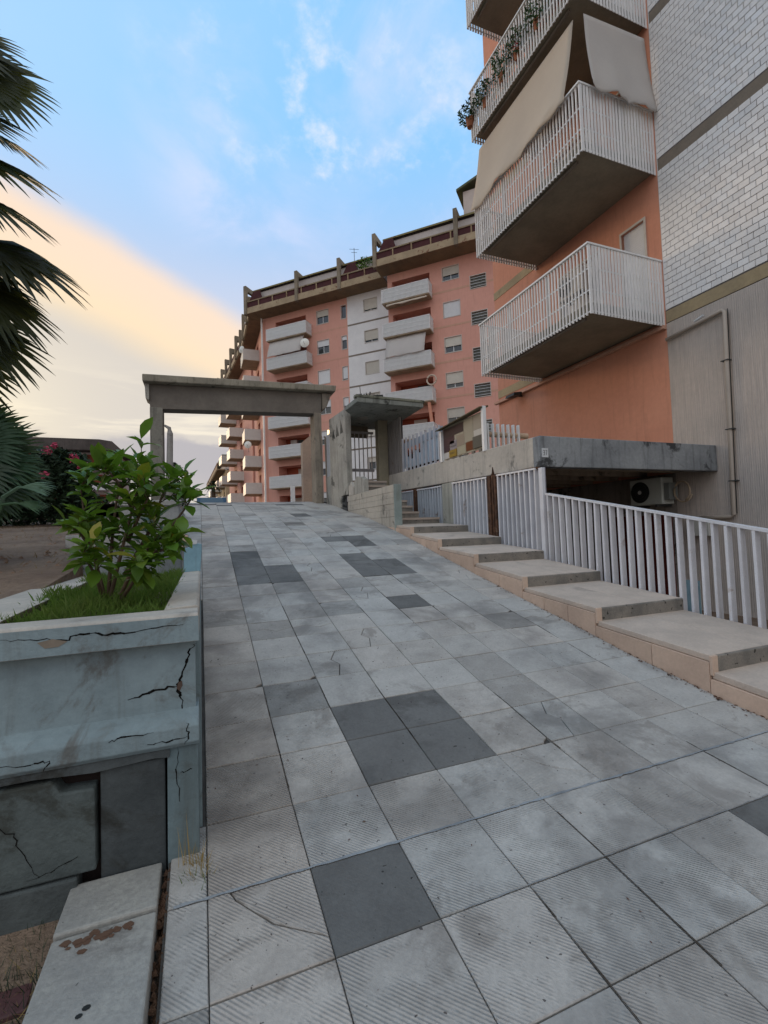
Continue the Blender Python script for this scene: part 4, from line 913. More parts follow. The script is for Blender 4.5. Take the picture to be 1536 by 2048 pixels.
for k, (y, h, lab, fl_) in enumerate(((7.75, .36, 'bushy potted plant at the near end of the top planted balcony', 0), (8.45, .30, 'potted plant with reddish blooms on the planted balcony, second from the near end', 1),
                                     (9.05, .40, 'tallest dark leafed potted plant in the middle of the planted balcony', 0), (9.75, .24, 'small potted plant on the planted balcony rail, second from the far end', 0), (10.38, .26, 'straggly potted plant hanging out at the far corner of the planted balcony', 0))):
    p = empty('potted_plant', lab, 'potted plant', (7.09 if k < 4 else 6.98, y, 10.90))
    m = MB(); m.tube([(0, 0, 0), (0, 0, .22), (0, 0, .24)], [.09, .12, .125], 10); obj('pot', m, M['terracotta'], p)
    m = MB(); foliage(m, (-.04, 0, .40), (.26, .34, h * 1.15), 330, .055); obj('foliage', m, M['oleander'], p, color=(1.6, 1.8, 1.4))
    if fl_: m = MB(); foliage(m, (-.06, 0, .40), (.16, .2, .25), 40, .035); obj('bloom', m, M['flower'], p, color=(.8, .5, .4))
# air conditioners
def air_con(label, loc, rz, w=.78, h=.54, d=.30, mat='ac', col=(1, 1, 1)):
    a = empty('air_conditioner', label, 'air conditioner', loc, (0, 0, rz))     # local: front faces -y, x along
    m = MB(); m.box(0, w, 0, d, 0, h); cs = obj('casing', m, M[mat], a, color=col, bevel=.015)
    cx, cz, r = w * .34, h * .5, h * .40
    m = MB(); m.add([(cx + r * cos(q * pi / 16), -.006, cz + r * sin(q * pi / 16)) for q in range(32)], [tuple(range(32))[::-1]]); obj('fan_opening', m, M['black'], a)
    for rr in (r, r * .78, r * .56, r * .34):
        m = MB(); m.tube([(cx + rr * cos(q * pi / 12), -.016, cz + rr * sin(q * pi / 12)) for q in range(25)], .005, 4); obj('guard_ring', m, M['grille'], a)
    m = MB(); m.add([(cx + .045 * cos(q * pi / 6), -.022, cz + .045 * sin(q * pi / 6)) for q in range(12)], [tuple(range(12))[::-1]]); obj('hub', m, M['ac'], a)
    for x in (.1, w - .14):
        m = MB(); m.box(x, x + .04, -.02, d + .06, -.045, -.002); obj('bracket', m, M['grille'], a)
    return a
a1 = air_con('grey white air conditioner with round black fan mounted under the concrete landing', (8.58, 7.36, .37), -pi / 2, .74, .54, .34, col=(.9, .95, .92))
m = MB(); m.box(.745, .86, .05, .30, .08, .42); obj('valve_box', m, M['ac'], a1, color=(.35, .38, .38), bevel=.01)
m = MB(); m.tube([(1.06 + .17 * cos(q), .12 + .01 * q, .22 + .20 * sin(q)) for q in [k * .35 for k in range(-3, 18)]], .018, 6); obj('hose', m, M['pipe'], a1, color=(1.1, .95, .75), smooth=True)
air_con('grey air conditioner on the orange wall above the lowest balcony', (8.55, 9.15, 5.65), -pi / 2, .80, .56, .32, col=(.62, .55, .50))
fl = empty('floodlight', 'small black floodlight on the orange wall below the lowest balcony', 'floodlight')
m = MB(); m.hexa([(8.55, 11.1, 3.86), (8.85, 11.1, 3.90), (8.85, 11.5, 3.90), (8.55, 11.5, 3.86), (8.58, 11.1, 3.95), (8.85, 11.1, 3.99), (8.85, 11.5, 3.99), (8.58, 11.5, 3.95)]); obj('lamp_head', m, M['black'], fl)
m = MB(); m.box(8.85, 8.99, 11.26, 11.32, 3.90, 3.94); obj('bracket', m, M['black'], fl)
vb = empty('meter_box', 'pale grey ventilation box on the ribbed wall behind the sloping fence', 'box')
m = MB(); m.box(8.82, 8.99, 5.9, 6.32, -.28, .0); obj('casing', m, M['ac'], vb, bevel=.01, color=(.8, .8, .78))
for y in (5.95, 6.2):
    m = MB(); m.tube([(8.815, y + .05, -.14), (8.805, y + .05, -.14)], .06, 12); obj('vent', m, M['black'], vb)
m = MB(); m.box(6.2, 6.22, 4.32, 4.53, -1.72, -.80); tag(obj('leaning_board', m, M['planter'], color=(.9, 1.05, 1.1)), 'pale blue board standing in the basement area behind the sloping fence', 'board')

# ------------------------------------------------------------ far block, seen at 45 degrees
fbk = empty('apartment_block', 'large salmon pink apartment block across the top of the ramp with stacked balconies', 'apartment building', (6.8, 52.3, 0), (0, 0, -pi / 4))
FH = 3.2
holesA, holesW, holesB = [], [], []
for k in range(7):
    dz = -FH * k
    holesA += [(6.95, 8.35, 22.1 + dz, 23.5 + dz, .2), (9.87, 10.45, 22.1 + dz, 23.45 + dz, .2), (1.65, 5.6, 21.12 + dz, 23.45 + dz, 1.5)]
    holesW += [(12.5, 13.95, 22.25 + dz, 23.45 + dz, .2)]
    holesB += [(21.25, 22.75, 22.3 + dz, 23.5 + dz, .2) if k == 0 else (21.25, 22.75, 22.15 + dz, 23.5 + dz, .2), (23.75, 25.1, 20.98 + dz, 22.1 + dz, .25), (16.35, 20.05, 21.12 + dz, 23.45 + dz, 1.5)]
holesA = [h for h in holesA if h[2] > 1.2]; holesB = [h for h in holesB if h[2] > 1.2]; holesW = [h for h in holesW if h[2] > 1.2]
m = MB(); wall_holes(m, 0, 10.6, .9, 24.19, 0, holesA); m.add([(0, 0, .9), (0, 0, 24.19), (0, 12, 24.19), (0, 12, .9)], [(0, 1, 2, 3)]); obj('pink_wall', m, M['pink'], fbk)
m = MB(); wall_holes(m, 10.6, 15.9, .9, 24.19, -.02, holesW); m.add([(10.6, -.02, .9), (10.6, 0, .9), (10.6, 0, 24.19), (10.6, -.02, 24.19)], [(0, 1, 2, 3)]); obj('white_tiled_wall', m, M['white_far'], fbk)
m = MB(); wall_holes(m, 15.9, 37, .9, 24.19, -1.84, holesB); m.add([(15.9, -1.84, .9), (15.9, -1.84, 24.19), (15.9, 0.0, 24.19), (15.9, 0.0, .9)], [(0, 1, 2, 3)]); obj('pink_wall', m, M['pink'], fbk)
m = MB()
for k in range(7):
    m.box(10.62, 15.88, -.035, -.021, 21.12 - FH * k, 21.28 - FH * k)
obj('concrete_band', m, M['taupe'], fbk)
for k in range(7):
    z = 21.15 - FH * k
    m = MB(); m.box(20.08, 23.69, -1.852, -1.841, z + .1, z + .28); obj('floor_band', m, M['pink'], fbk, color=(.86, .98, .90))
    m = MB(); m.box(25.16, 37, -1.852, -1.841, z + .1, z + .28); obj('floor_band', m, M['pink'], fbk, color=(.86, .98, .90))
    m = MB(); m.box(5.65, 10.58, -.012, -.001, z, z + .16); obj('floor_band', m, M['pink'], fbk, color=(.94, 1.0, .95))
mb_ = MB(); mb_.box(.1, 37, 1.6, 8, 0, 24.1); mb_.box(.1, 37, .21, .3, 0, 24.1); obj('inner_core', MB().box(.1, 36.9, 1.75, 12, .9, 24.1), M['dark'], fbk)
m = MB(); m.box(0, 37.0, .9, 12, 24.45, 27.2)
stA = [.45, .45, 1.0, .5, .6, .5, .4]; stA2 = [0, .3, .9, .6, .4, .5, .3]; stW = [.85, .8, 1.0, .5, .9, .4, .6]; stB = [.62, 1.0, .6, .72, .6, .5, .5]
for k in range(7):
    dz = -FH * k
    if 22.1 + dz < 1.3: continue
    window(fbk, 6.95, 8.35, 22.1 + dz, 23.5 + dz, 0, stA[k] if k != 2 else 1.0, 'shutter' if k == 0 else 'shutter_w')
    window(fbk, 9.87, 10.45, 22.1 + dz, 23.45 + dz, 0, stA2[k], 'shutter_w', mull=0)
    window(fbk, 12.5, 13.95, 22.25 + dz, 23.45 + dz, -.02, stW[k], 'shutter', col=(.5, .42, .38))
    window(fbk, 21.25, 22.75, (22.3 if k == 0 else 22.15) + dz, 23.5 + dz, -1.84, stB[k], 'shutter_w' if k == 1 else 'shutter')
    m = MB(); m.box(23.70, 23.75, -1.87, -1.80, 20.93 + dz, 22.15 + dz); m.box(25.1, 25.15, -1.87, -1.80, 20.93 + dz, 22.15 + dz); m.box(23.75, 25.1, -1.87, -1.80, 20.93 + dz, 20.98 + dz); m.box(23.75, 25.1, -1.87, -1.80, 22.1 + dz, 22.15 + dz)
    lf = obj('louvre_window', m, M['frame'], fbk)
    m = MB(); m.box(23.75, 25.1, -1.72, -1.70, 20.98 + dz, 22.1 + dz); obj('pane', m, M['attic_post'], lf, color=(.8, .95, 1.1))
    for q in range(4):
        z = 21.12 + dz + q * .26; m = MB(); m.hexa([(23.76, -1.82, z), (25.09, -1.82, z), (25.09, -1.73, z + .03), (23.76, -1.73, z + .03), (23.76, -1.82, z + .03), (25.09, -1.82, z + .03), (25.09, -1.73, z + .06), (23.76, -1.73, z + .06)]); obj('louvre', m, M['wire_white'], lf)
railA = railing(5.0, 1.2, 1.22, .115, .062).mesh('balcony_railing', M['white_metal']); railB = railing(4.5, 1.15, 1.22, .115, .062).mesh('balcony_railing', M['white_metal'])
slA = MB().box(.02, 4.98, -1.17, 0, -.22, 0).mesh('balcony_slab', M['soffit']); slB = MB().box(.02, 4.48, -1.12, 0, -.22, 0).mesh('balcony_slab', M['soffit'])
shA = MB().box(.05, 4.95, -1.13, -1.10, .02, 1.1).mesh('privacy_sheet', M['ac']); shB = MB().box(.05, 4.45, -1.08, -1.05, .02, 1.1).mesh('privacy_sheet', M['ac'])
for k in range(7):
    z = 21.15 - FH * k
    if z < 1.3: continue
    for x, y, sl_, rl, shm, hx0, hx1, front in ((1.3, 0, slA, railA, shA, 1.65, 5.6, k), (15.75, -1.84, slB, railB, shB, 16.35, 20.05, k + 10)):
        b = link('balcony', sl_, fbk, (x, y, z), color=(1.9, 1.75, 1.65)); link('railing', rl, b, (0, 0, -.15), color=(.95, .95, .95))
        v = R_.choice((.9, 1.0, 1.1)); link('privacy_sheet', shm, b, color=(v * .95, v, v))
        m = MB(); m.box(hx0, hx1, y + 1.49, y + 1.52, z, z + 2.33); lg = obj('loggia', m, M['loggia'], fbk)
        m = MB(); c = hx0 + R_.uniform(.6, 1.8); m.box(c, c + 1.3, y + 1.44, y + 1.48, z + .05, z + 2.1); obj('glass_door', m, M['frame'] if R_.random() < .5 else M['grille'], lg, color=(1, 1, 1))
        if R_.random() < .8:
            c = hx1 - .9 if R_.random() < .5 else hx0 + .1; m = MB(); m.box(c, c + .7, y + 1.0, y + 1.4, z, z + R_.uniform(.9, 1.5)); obj('cupboard', m, M['ac'], lg, color=(.8, .8, .8))
        if R_.random() < .6:
            c = R_.uniform(hx0 + .3, hx1 - 1.2); m = MB(); m.box(c, c + .8, y + 1.15, y + 1.42, z + 1.6, z + 2.1); obj('air_conditioner_unit', m, M['ac'], lg, color=(.8, .8, .8))
# awnings and clutter on the far balconies
def P45(u, d, z):
    e = 2 ** -.5; return (6.8 + u * e - d * e, 52.3 - u * e - d * e, z)
cloth('awning', P45(1.55, .9, 20.9), P45(5.9, .9, 20.9), P45(5.7, 1.35, 19.25), P45(1.45, 1.35, 19.25), M['awning2'], 'white awning lowered under the top balcony of the left stack on the pink block', 8, 6, .0, .05, .1)
cloth('awning', P45(16.0, 2.7, 17.7), P45(19.8, 2.7, 17.7), P45(19.7, 3.1, 15.95), P45(15.95, 3.1, 15.95), M['awning2'], 'white awning lowered under the second balcony of the right stack on the pink block', 8, 6, .0, .05, .1)
cloth('awning', P45(16.2, 2.85, 20.88), P45(20.1, 2.85, 20.88), P45(20.1, 3.05, 20.72), P45(16.2, 3.05, 20.72), M['awning'], 'rolled cream awning with short scalloped edge under the top balcony of the right stack', 8, 2, .0, .0, .12)
def dish(label, loc, rz, r=.42):
    d = empty('satellite_dish', label, 'satellite dish', loc, (0, 0, rz)); mb = MB(); n = 16
    for j, q in enumerate((0, .5, 1)):
        for i in range(n): mb.v.append((r * q * cos(2 * pi * i / n), -.12 + .12 * q * q - .10 , r * q * sin(2 * pi * i / n)))
    for j in range(2):
        for i in range(n): mb.f.append((j * n + i, j * n + (i + 1) % n, (j + 1) * n + (i + 1) % n, (j + 1) * n + i)); mb.mi.append(0)
    mb.add([(x, y + .03, z) for x, y, z in mb.v[:]], [tuple(b[::-1]) for b in mb.f[:]])
    obj('reflector', mb, M['ac'], d, color=(1.3, 1.3, 1.25), smooth=True)
    m = MB(); m.tube([(0, -.1, -r * .5), (0, -.55, 0)], .015, 4); m.tube([(0, -.1, 0), (0, .2, -.3), (0, .2, -.8)], .025, 4); obj('arm', m, M['grille'], d)
    return d
dish('pale satellite dish at the right end of the second left balcony of the pink block', P45(6.3, 1.4, 19.75), -pi / 4 + .3, .48)
dish('small satellite dish on the top balcony of the side wing', (4.9, 57.2, 22.4), -.9, .42)
dish('satellite dish low on the side wing beside a white balcony', (5.2, 55.6, 10.6), -.4, .42)
rg = MB(); rg.tube([(.42 * cos(q * pi / 12), 0, .42 * sin(q * pi / 12)) for q in range(25)], .07, 6)
tag(obj('ring_ornament', rg, M['awning'], None, P45(20.3, 3.2, 13.1), (0, 0, -pi / 4)), 'cream ring hanging at the corner of the fourth balcony of the right stack', 'ring')
m = MB(); m.extr([(20.1, 8.0), (20.35, 8.0), (20.0, 11.3), (19.75, 11.3)], 'y', -2.9, -2.7); obj('diagonal_strut', m, M['orange'], fbk)
# attic storey
def attic(x0, x1, dy, posts, cut0=0):
    m = MB(); m.extr([(dy, 24.20), (dy - 1.5, 24.36), (dy - 1.5, 24.5), (dy, 24.5)], 'x', x0, x1); obj('eaves_slab', m, M['ochre'], fbk, color=(.62, .58, .6))
    m = MB(); m.box(x0, x1, dy - 1.60, dy - 1.502, 24.36, 25.0); obj('fascia', m, M['fascia'], fbk)
    m = MB(); m.box(x0 + .05, x1 - .05, dy - 1.50, dy - 1.46, 25.0, 25.62); obj('parapet_sheet', m, M['maroon'], fbk)
    m = MB(); m.box(x0, x1, dy - 1.58, dy - 1.46, 25.62, 25.74); obj('parapet_rail', m, M['fascia'], fbk, color=(.7, .7, .7))
    n = int((x1 - x0) / 1.75)
    for k in range(n + 1):
        x = x0 + (x1 - x0 - .12) * k / n; m = MB(); m.box(x, x + .12, dy - 1.57, dy - 1.505, 25.0, 25.62); obj('parapet_post', m, M['fascia'], fbk, color=(.8, .75, .7))
    for x in posts:
        m = MB(); m.extr([(dy - 1.72, 24.28), (dy - 1.40, 24.22), (dy - 1.40, 26.9), (dy - .2, 26.95), (dy - .2, 27.4), (dy - 1.72, 27.45)], 'x', x, x + .34); obj('attic_post', m, M['attic_post'], fbk, color=(1.15, 1.1, 1.05))
    m = MB(); m.box(x0 + 1.3, x1, dy - .85, dy + 10, 24.5, 26.8); obj('attic_wall', m, M['attic'], fbk)
    m = MB(); m.box(x0 + .9, x1 + .0, dy - .95, dy + 10, 26.82, 26.95); obj('roof_soffit', m, M['dark'], fbk)
    m = MB(); m.extr([(dy - 1.0, 27.0), (dy + 3, 27.6), (dy + 10, 27.6), (dy + 10, 26.96), (dy - 1.0, 26.96)], 'x', x0 + .7, x1); obj('roof', m, M['roof'], fbk)
    m = MB(); m.box(x0 + .7, x1, dy - 1.06, dy - 1.002, 26.93, 27.08); obj('roof_edge', m, M['fascia'], fbk, color=(.62, .68, .5))
    k = 0
    for x in posts[:1] + posts[2:3]:
        m = MB(); m.extr([(x + .36, 25.76), (x + 2.2, 25.76), (x + 1.9, 26.8), (x + 1.0, 26.8)], 'y', dy - 1.3, dy - 1.25); obj('maroon_curtain', m, M['maroon'], fbk)
attic(-1.25, 15.3, 0, [-1.25, 5.4, 10.45])
attic(15.3, 37, -1.84, [15.2, 22.85, 30.5])
m = MB(); m.box(18.9, 20.2, -2.2, -1.7, 25.9, 26.5); obj('attic_air_conditioner', m, M['ac'], fbk, color=(.8, .8, .8))
m = MB(); m.box(23.6, 30, -2.6, 4, 27.3, 29.3); ph = obj('penthouse', m, M['attic'], fbk, color=(1.1, 1.05, 1.0))
m = MB(); m.extr([(23.1, 29.25), (26.8, 30.6), (30.5, 29.25), (30.5, 29.45), (26.8, 30.8), (23.1, 29.45)], 'y', -3.0, 4.4); obj('penthouse_roof', m, M['roof'], ph)
m = MB(); m.tube([(0, 0, 0), (0, 0, 1.5)], .03, 4); m.tube([(-.5, 0, 1.3), (.5, 0, 1.45)], .02, 4); m.tube([(-.3, 0, 1.0), (.3, 0, 1.1)], .02, 4)
tag(obj('television_antenna', m, M['grille'], None, P45(11.9, .6, 27.2)), 'thin television antenna on the roof edge of the pink block', 'antenna')
m = MB(); foliage(m, (0, 0, 0), (1.1, .7, .8), 260, .17); tag(obj('roof_terrace_plant', m, M['leaf'], None, P45(13.4, 1.0, 26.3), color=(.8, .65, .8)), 'green bush growing out of the attic terrace of the pink block', 'bush')
m = MB(); m.tube([(-.12, -.15, 1), (-.12, -.15, 24)], .06, 6); m.tube([(-.35, .3, 1), (-.35, .3, 24)], .05, 6); obj('drain_pipe', m, M['white_far'], fbk)

# ------------------------------------------------------------ side wing going away behind the pink block
def wing(label, origin, rz, L, bals, zt=24.2, z0=.9, dep=9, wall='pink', posts=True, brown=False, fh=3.2):
    w = empty('apartment_wing', label, 'building wing', (*origin, 0), (0, 0, rz), 'wings of the pink block')
    hl = []; nf = int((zt - 2) / fh)
    for x in [-b[0] - .0 for b in bals]:
        for k in range(nf): hl.append((x - 2.6, x - .6, zt - .8 - fh * k - 2.3, zt - .8 - fh * k, 1.0))
    hl = [h for h in hl if h[0] > -L and h[2] > z0 + .1]
    m = MB(); wall_holes(m, -L, 0, z0, zt, 0, hl); m.add([(-L, 0, z0), (-L, dep, z0), (-L, dep, zt), (-L, 0, zt)], [(0, 1, 2, 3)]); m.add([(0, 0, z0), (0, 0, zt), (0, dep, zt), (0, dep, z0)], [(0, 1, 2, 3)]); obj('wing_wall', m, M[wall], w)
    m = MB(); m.box(-L + .05, -.05, 1.01, dep, z0, zt); obj('inner_core', m, M['loggia'], w)
    for x, dd, ll in bals:
        for k in range(nf):
            z = zt - 3.05 - fh * k
            if z < z0 + .2: continue
            m = MB(); m.box(-x - ll, -x, -dd, 0, z - .2, z); b = obj('balcony', m, M['soffit'], w, color=(1.9, 1.8, 1.7))
            m = MB(); m.box(-x - ll, -x, -dd - .03, -dd, z - .15, z + 1.15); m.box(-x - .001, -x + .03, -dd, 0, z - .15, z + 1.15); m.box(-x - ll - .03, -x - ll, -dd, 0, z - .15, z + 1.15); v = R_.uniform(.9, 1.05); obj('parapet_panel', m, M['ac'], b, color=(v, v * .98, v * .96))
            if False:
                m = MB(); m.hexa([(-x - ll + .1, -dd + .05, z + 1.2), (-x - .1, -dd + .05, z + 1.2), (-x - .1, -dd + .1, z + 1.2), (-x - ll + .1, -dd + .1, z + 1.2), (-x - ll + .1, -dd + .5, z + 2.9), (-x - .1, -dd + .5, z + 2.9), (-x - .1, -dd + .55, z + 2.9), (-x - ll + .1, -dd + .55, z + 2.9)]); obj('sun_blind', m, M['awning'], b)
    m = MB(); m.box(-L, -.3, -1.5, 0, zt + .0, zt + .2); obj('eaves_slab', m, M['ochre'], w, color=(.6, .56, .58))
    m = MB(); m.box(-L, -.3, -1.6, -1.502, zt + .16, zt + .8); obj('fascia', m, M['fascia'], w)
    m = MB(); m.box(-L, -.3, -1.5, -1.46, zt + .81, zt + 1.5); obj('parapet_sheet', m, M['maroon'], w)
    m = MB(); m.box(-L, -.3, .4, dep, zt + .2, zt + 2.8); obj('attic_wall', m, M['attic'], w)
    m = MB(); m.box(-L, -.3, -.6, dep, zt + 2.8, zt + 3.1); obj('roof', m, M['roof'], w)
    if posts:
        x = 1.6
        while x < L:
            m = MB(); m.extr([(-1.75, zt + .1), (-1.4, zt), (-1.4, zt + 2.5), (-.4, zt + 2.6), (-.4, zt + 3.15), (-1.75, zt + 3.25)], 'x', -x - .5, -x); obj('attic_post', m, M['attic_post'], w, color=(1.1, 1.0, .9)); x += 4.65
    return w
wing('first stretch of the side wing running away to the left of the pink block', (6.8, 52.35), -pi / 2, 11.4, [(4.2, 1.85, 3.4)])
wing('second stretch of the side wing, stepped out beyond the first', (6.55, 63.9), -pi / 2 + .093, 20.5, [(6.6, 1.9, 3.0), (12.3, 2.3, 3.0)])
wing('lower brownish block far beyond the side wing', (4.6, 96), -pi / 2 + .04, 40, [(2, 1.5, 5), (12, 1.5, 5), (24, 1.5, 5)], zt=13.2, wall='ochre', posts=False)
m = MB(); m.box(6.5, 6.62, 51.9, 52.1, 1, 24.1); tag(obj('corner_pipe', m, M['white_far']), 'white strip running down the corner of the pink block', 'pipe')

# ------------------------------------------------------------ beyond the crest: cars, palm, tree, distant building
def car(label, loc, mat, scale=(1, 1, 1), van=False):
    c = empty('parked_car' if not van else 'parked_van', label, 'car' if not van else 'van', loc)
    prof = [(0, .30), (0, .75), (.35, .88), (1.0, 1.42), (2.5, 1.46), (3.3, .95), (4.1, .82), (4.2, .35)] if not van else [(0, .35), (0, 1.95), (3.4, 2.0), (4.1, 1.2), (4.8, 1.0), (4.9, .4)]
    m = MB(); m.extr(prof, 'x', -.85, .85); obj('body', m, mat, c, bevel=.06)
    m = MB()
    if not van: m.hexa([(-.72, .40, .93), (.72, .40, .93), (.72, .45, .93), (-.72, .45, .93), (-.62, .93, 1.38), (.62, .93, 1.38), (.62, .98, 1.38), (-.62, .98, 1.38)])
    else: m.box(-.7, .7, -.02, .0, 1.2, 1.8)
    obj('rear_window', m, M['glass'], c)
    for x in (-.86, .851):
        m = MB(); m.extr([(.75, .92), (1.15, 1.34), (2.4, 1.37), (2.95, .95)] if not van else [(2.6, 1.2), (2.6, 1.8), (3.3, 1.8), (3.7, 1.25)], 'x', x, x + .01); obj('side_window', m, M['glass'], c)
        for y in (.8, 3.3):
            m = MB(); m.tube([(x * .93 - .09, y, .31), (x * .93 + .09, y, .31)], .31, 14); obj('wheel', m, M['black'], c)
    for x in (-.8, .55):
        m = MB(); m.box(x, x + .25, -.03, .0, .62, .78); obj('tail_light', m, M['red_door'], c, color=(2, 1, 1))
    return c
car('dark blue car parked beyond the crest of the ramp', (.62, 29.5, 1.05), M['car'])
car('white van parked beyond the crest, left of the dark blue car', (-1.6, 33, 1.05), M['wire_white'], van=True)
def frond(parent, hub, direc, R, nrm, mat, nseg=26, spread=1.25, droop=.25, rng=R_, color=(1, 1, 1), name='frond', petiole=None):
    hub = Vector(hub); f = Vector(direc).normalized(); n = Vector(nrm); n = (n - f * n.dot(f)).normalized(); s = f.cross(n)
    mb = MB()
    for k in range(nseg):
        a = (k / (nseg - 1) * 2 - 1) * spread; d = (f * cos(a) + s * sin(a)); L = R * (.72 + .28 * cos(a * .9)) * rng.uniform(.9, 1.06); w = R * spread * 2 / nseg * .60
        e = d.cross(n).normalized(); up = n * .012 * R * (1 if k % 2 else -1); kd = rng.uniform(.6, 1.5) * droop; fu = rng.uniform(.50, .64); tw = rng.uniform(-.35, .35)
        pts = []
        for t, ww in ((.03, .06), (fu * .6, .62), (fu, .95), (fu + (1 - fu) * .45, .50), (fu + (1 - fu) * .8, .24), (1.0, .02)):
            c = hub + d * L * t + Vector((0, 0, -1)) * kd * L * max(0, t - .35) ** 2 + n * (.10 * R * t * (1 - t)) + e * tw * .05 * R * t * t
            wv = e * w * ww * (.55 + .45 * min(1, t * 2.0)) ; pts.append((c - wv + n * .5 * w * ww, c, c + wv + n * .5 * w * ww))
        b = len(mb.v)
        for q in pts: mb.v += [tuple(x) for x in q]
        for i in range(len(pts) - 1):
            for j in (0, 1): mb.f.append((b + i * 3 + j, b + i * 3 + j + 1, b + i * 3 + j + 4, b + i * 3 + j + 3)); mb.mi.append(0)
    o = obj(name, mb, mat, parent, color=color, smooth=True)
    if petiole is not None:
        p = MB(); mid = (hub + Vector(petiole)) / 2 + Vector((0, 0, .12)); p.tube([petiole, mid, hub, hub + f * R * .1], [.028, .02, .014, .006], 5); obj('leaf_stalk', p, mat, o, color=color)
    return o
def palm(label, base, crown, fr_list, mat, tr=.2, color=(1, 1, 1), extra=8, R=.75):
    p = empty('fan_palm', label, 'palm tree')
    m = MB(); n = 9; b, c = Vector(base), Vector(crown)
    m.tube([b + (c - b) * k / n for k in range(n + 1)], [tr * (1.1 - .15 * k / n) * R_.uniform(.95, 1.08) for k in range(n + 1)], 10); obj('trunk', m, M['trunk'], p)
    for hub, d, r, nr in fr_list: frond(p, hub, d, r, nr, mat, petiole=crown, color=tuple(x * R_.uniform(.85, 1.15) for x in color))
    for k in range(extra):
        a = R_.uniform(1.9, 4.6); e = R_.uniform(-.5, 1.1); d = Vector((cos(a) * cos(e), sin(a) * cos(e), sin(e))); frond(p, c + d * R * 1.3, d + Vector((0, 0, -.2)), R, (R_.uniform(-.4, .4), R_.uniform(-.4, .4), 1), mat, petiole=crown, color=color)
    return p
palm('tall dark fan palm reaching into the frame from the left edge', (-3.1, 5.6, -.3), (-2.95, 5.4, 3.2), [
    ((-1.92, 5.0, 4.20), (1, 0, -.12), .74, (.05, -1, .35)), ((-2.02, 5.3, 3.98), (1, .1, -.30), .66, (-.1, -.5, .9)), ((-2.02, 5.1, 3.52), (1, 0, -.22), .80, (.1, -.6, .75)), ((-1.98, 4.9, 3.06), (.95, 0, -.32), .82, (.1, -.5, .85)),
    ((-1.86, 5.1, 2.74), (.92, 0, -.42), .92, (.1, -.55, .8)), ((-1.95, 5.0, 2.32), (.8, .1, -.50), .84, (.2, -.6, .75)), ((-1.98, 5.0, 1.96), (.72, .0, -.62), .80, (.1, -.6, .75)), ((-2.12, 5.1, 1.72), (.5, .1, -.8), .66, (.3, -.8, .4)), ((-2.1, 4.9, 3.75), (1, .05, -.02), .72, (0, -.7, .6)), ((-2.15, 5.2, 2.75), (.9, .1, -.3), .86, (.1, -.6, .7)), ((-2.1, 5.0, 4.45), (.95, 0, .05), .70, (.05, -.9, .4))], M['palm'])
palm('low bushy green fan palm at the left edge of the garden', (-2.15, 5.6, -.25), (-2.15, 5.6, .35), [
    ((-1.95, 5.4, .98), (.45, 0, .75), .50, (.4, -.8, .3)), ((-1.88, 5.5, .85), (.75, .1, .55), .52, (.0, -.8, .5)), ((-1.85, 5.3, .72), (1, 0, .15), .48, (.0, -.7, .7)), ((-1.85, 5.4, .62), (.9, 0, -.15), .50, (.1, -.8, .5)),
    ((-1.95, 5.2, .55), (.7, -.1, -.45), .52, (.2, -.8, .4)), ((-2.0, 5.3, 1.05), (.1, 0, 1), .5, (.2, -.9, .2)), ((-1.95, 5.2, .9), (.5, 0, .3), .5, (.1, -.9, .3)), ((-2.0, 5.1, .7), (.5, 0, -.1), .5, (.1, -.9, .3))], M['palm_low'], tr=.12, extra=7, R=.5)
yp = empty('palm_seedling', 'small palm seedling with pale green ragged fronds in front of the dark oleander', 'palm seedling')
frond(yp, (-1.50, 5.0, .50), (1, 0, .02), .28, (0, -.5, .8), M['palm_low'], nseg=14, spread=.55, color=(3.2, 2.6, 3.2), petiole=(-1.75, 5.1, .10), name='frond')
frond(yp, (-1.52, 5.0, .36), (1, 0, -.12), .24, (0, -.5, .8), M['palm_low'], nseg=12, spread=.5, color=(1.8, 1.7, 1.6), petiole=(-1.75, 5.1, .10), name='frond')
def bush(name, label, cat, base, blobs, mat, size, stem=None, color=(1, 1, 1), group=None, trunkr=.06):
    b = empty(name, label, cat, group=group)
    m = MB()
    for c, r, n in blobs: foliage(m, c, r, n, size)
    obj('crown', m, mat, b, color=color)
    m = MB(); bx = Vector(base)
    for c, r, n in blobs[:5]: m.tube([bx, (bx + Vector(c)) / 2 + Vector((R_.uniform(-.1, .1), 0, .05)), Vector(c)], [trunkr, trunkr * .6, trunkr * .2], 6)
    obj('trunk', m, M['stem'], b)
    return b
ol = bush('oleander_bush', 'dark oleander bush with a few pink flowers beside the planters', 'bush', (-2.75, 12, .3), [((-2.8, 12, 1.2), (.55, .5, .85), 2600), ((-2.55, 12.1, .9), (.38, .4, .6), 1200), ((-3.0, 12, 1.6), (.45, .4, .55), 1200), ((-2.5, 12, 1.65), (.25, .3, .35), 400)], M['oleander'], .075)
for p, r in (((-2.98, 11.55, 1.93), .09), ((-2.50, 11.6, 1.78), .10), ((-3.02, 11.5, 1.42), .08), ((-2.86, 11.6, 2.05), .06), ((-2.42, 11.7, 1.6), .05)):
    m = MB(); foliage(m, p, (r, r, r), 60, .035); obj('flower_cluster', m, M['flower'], ol)
bush('hedge_bush', 'dark leafy bush at the far left of the garden, behind the low palm', 'bush', (-4.2, 12, .3), [((-4.2, 12, 1.1), (.8, .6, .8), 2600), ((-3.5, 12.3, .8), (.5, .5, .5), 1000), ((-5.2, 12.3, 1.4), (.8, .6, 1.2), 1800), ((-6.2, 12.5, 1.3), (.8, .6, 1.1), 1200)], M['oleander'], .085)
